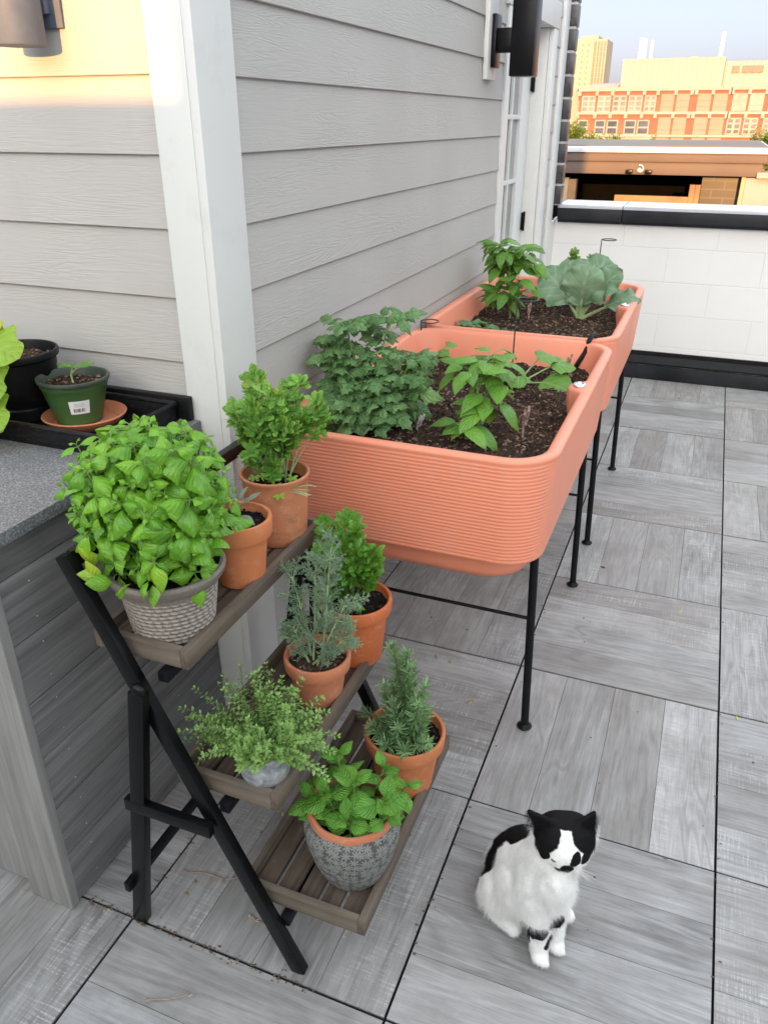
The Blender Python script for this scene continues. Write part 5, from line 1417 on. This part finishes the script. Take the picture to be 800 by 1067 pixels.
def tree(x, y, ztop, rad, label, nleaf=2600, squash=.8, zb=-12):
    t = thing('tree', label, 'tree', (x,y,zb), 'trees beyond the rooftops')
    tr = MB(); tr.tube([(x,y,zb),(x+.1,y,zb+(ztop-zb)*.4),(x,y,ztop-rad*.5)], [.28,.2,.06], 8)
    for k in range(7):
        a = k*.9; tr.tube([(x,y,ztop-rad*1.3),(x+rad*.5*math.cos(a),y+rad*.5*math.sin(a),ztop-rad*.7),(x+rad*.8*math.cos(a),y+rad*.8*math.sin(a),ztop-rad*.35)], [.1,.06,.02], 6)
    tr.build('trunk','bark',t)
    b = MB(); cl = []
    for _ in range(30):
        u = nrm(rv()); f = rng.uniform(.35,.95); cl.append(V3(x,y,ztop-rad*squash)+u*V3(rad,rad,rad*squash)*f)
    for _ in range(nleaf):
        c = cl[rng.integers(0,len(cl))]; p = c+rv(rad*.16); s = rng.uniform(.07,.16); d = nrm(rv()); q = perp(d)*s*.5
        b.add([p-q, p+d*s*.6-q*.2, p+d*s, p+q],[(0,1,2,3)], uvs=[(0,0),(.5,.5),(1,1),(.5,0)], col=(rng.uniform(0,1),0,0))
    b.build('crown','leaf_tree',t,angle=180)
def gx(px, Y, py): return
for (x,y,zt,r,l) in [(-7.15,42.,1.55,.95,'bright green treetop against the tower, leftmost above the tan roof'),(-5.9,43.,1.02,.85,'low green treetop right of the tallest one'),(-4.9,42.5,1.04,.8,'green treetop in the middle of the row above the tan roof'),(-3.6,43.,.95,.9,'lowest green treetop before the brick building'),(1.75,40.,1.35,1.0,'green treetop at the right edge above the tan roof')]:
    tree(x,y,zt,r,l)

# ------------------------------------------------------------------ light, sky, camera
AZ = -8.; EL = 7.
w = bpy.data.worlds.new('World'); S.world = w; w.use_nodes = True
nt = w.node_tree; nt.nodes.clear()
sk = nt.nodes.new('ShaderNodeTexSky'); sk.sky_type='NISHITA'; sk.sun_disc=False; sk.sun_elevation=R(EL); sk.sun_rotation=R(180+AZ); sk.air_density=1.; sk.dust_density=1.5; sk.ozone_density=1.2
hs = nt.nodes.new('ShaderNodeHueSaturation'); hs.inputs['Saturation'].default_value=.38
bg = nt.nodes.new('ShaderNodeBackground'); bg.inputs['Strength'].default_value=.15
out = nt.nodes.new('ShaderNodeOutputWorld')
tc = nt.nodes.new('ShaderNodeTexCoord'); sx = nt.nodes.new('ShaderNodeSeparateXYZ'); nt.links.new(tc.outputs['Generated'], sx.inputs[0])
cr = nt.nodes.new('ShaderNodeValToRGB'); nt.links.new(sx.outputs[2], cr.inputs[0]); E = cr.color_ramp.elements
E[0].position = .0; E[0].color = (.125,.132,.185,1); E[1].position = .55; E[1].color = (1,1,1,1)
e = E.new(.18); e.color = (.14,.15,.20,1)
vm = nt.nodes.new('ShaderNodeVectorMath'); vm.operation = 'MULTIPLY'; nt.links.new(hs.outputs[0], vm.inputs[0]); nt.links.new(cr.outputs[0], vm.inputs[1])
v2 = nt.nodes.new('ShaderNodeVectorMath'); v2.operation = 'MULTIPLY'; v2.inputs[1].default_value = (2.46,2.38,2.24); nt.links.new(vm.outputs[0], v2.inputs[0])
nt.links.new(sk.outputs[0], hs.inputs['Color']); nt.links.new(v2.outputs[0], bg.inputs[0]); nt.links.new(bg.outputs[0], out.inputs[0])
sun = bpy.data.lights.new('sun','SUN'); sun.energy=2.0; sun.angle=R(.5); sun.color=(1,.47,.12)
so = bpy.data.objects.new('sun', sun); COL.objects.link(so); so.location=(-5,-8,6)
# light travels along (sin AZ, cos AZ, -tan EL)
so.rotation_euler = Vector((math.sin(R(AZ)), math.cos(R(AZ)), -math.tan(R(EL)))).to_track_quat('-Z','Y').to_euler()

cam = bpy.data.cameras.new('camera'); co_ = bpy.data.objects.new('camera', cam); COL.objects.link(co_)
co_.location = (0,0,1.6); co_.rotation_euler = (R(90-26.6), 0, R(21.6))
cam.sensor_fit='VERTICAL'; cam.sensor_height=36; cam.lens=36*815/1067; cam.clip_start=.02; cam.clip_end=5000
S.camera = co_
S.render.engine='CYCLES'
S.view_settings.view_transform='Standard'; S.view_settings.look='None'; S.view_settings.gamma=1; S.view_settings.exposure=2.1
S.cycles.max_bounces=6
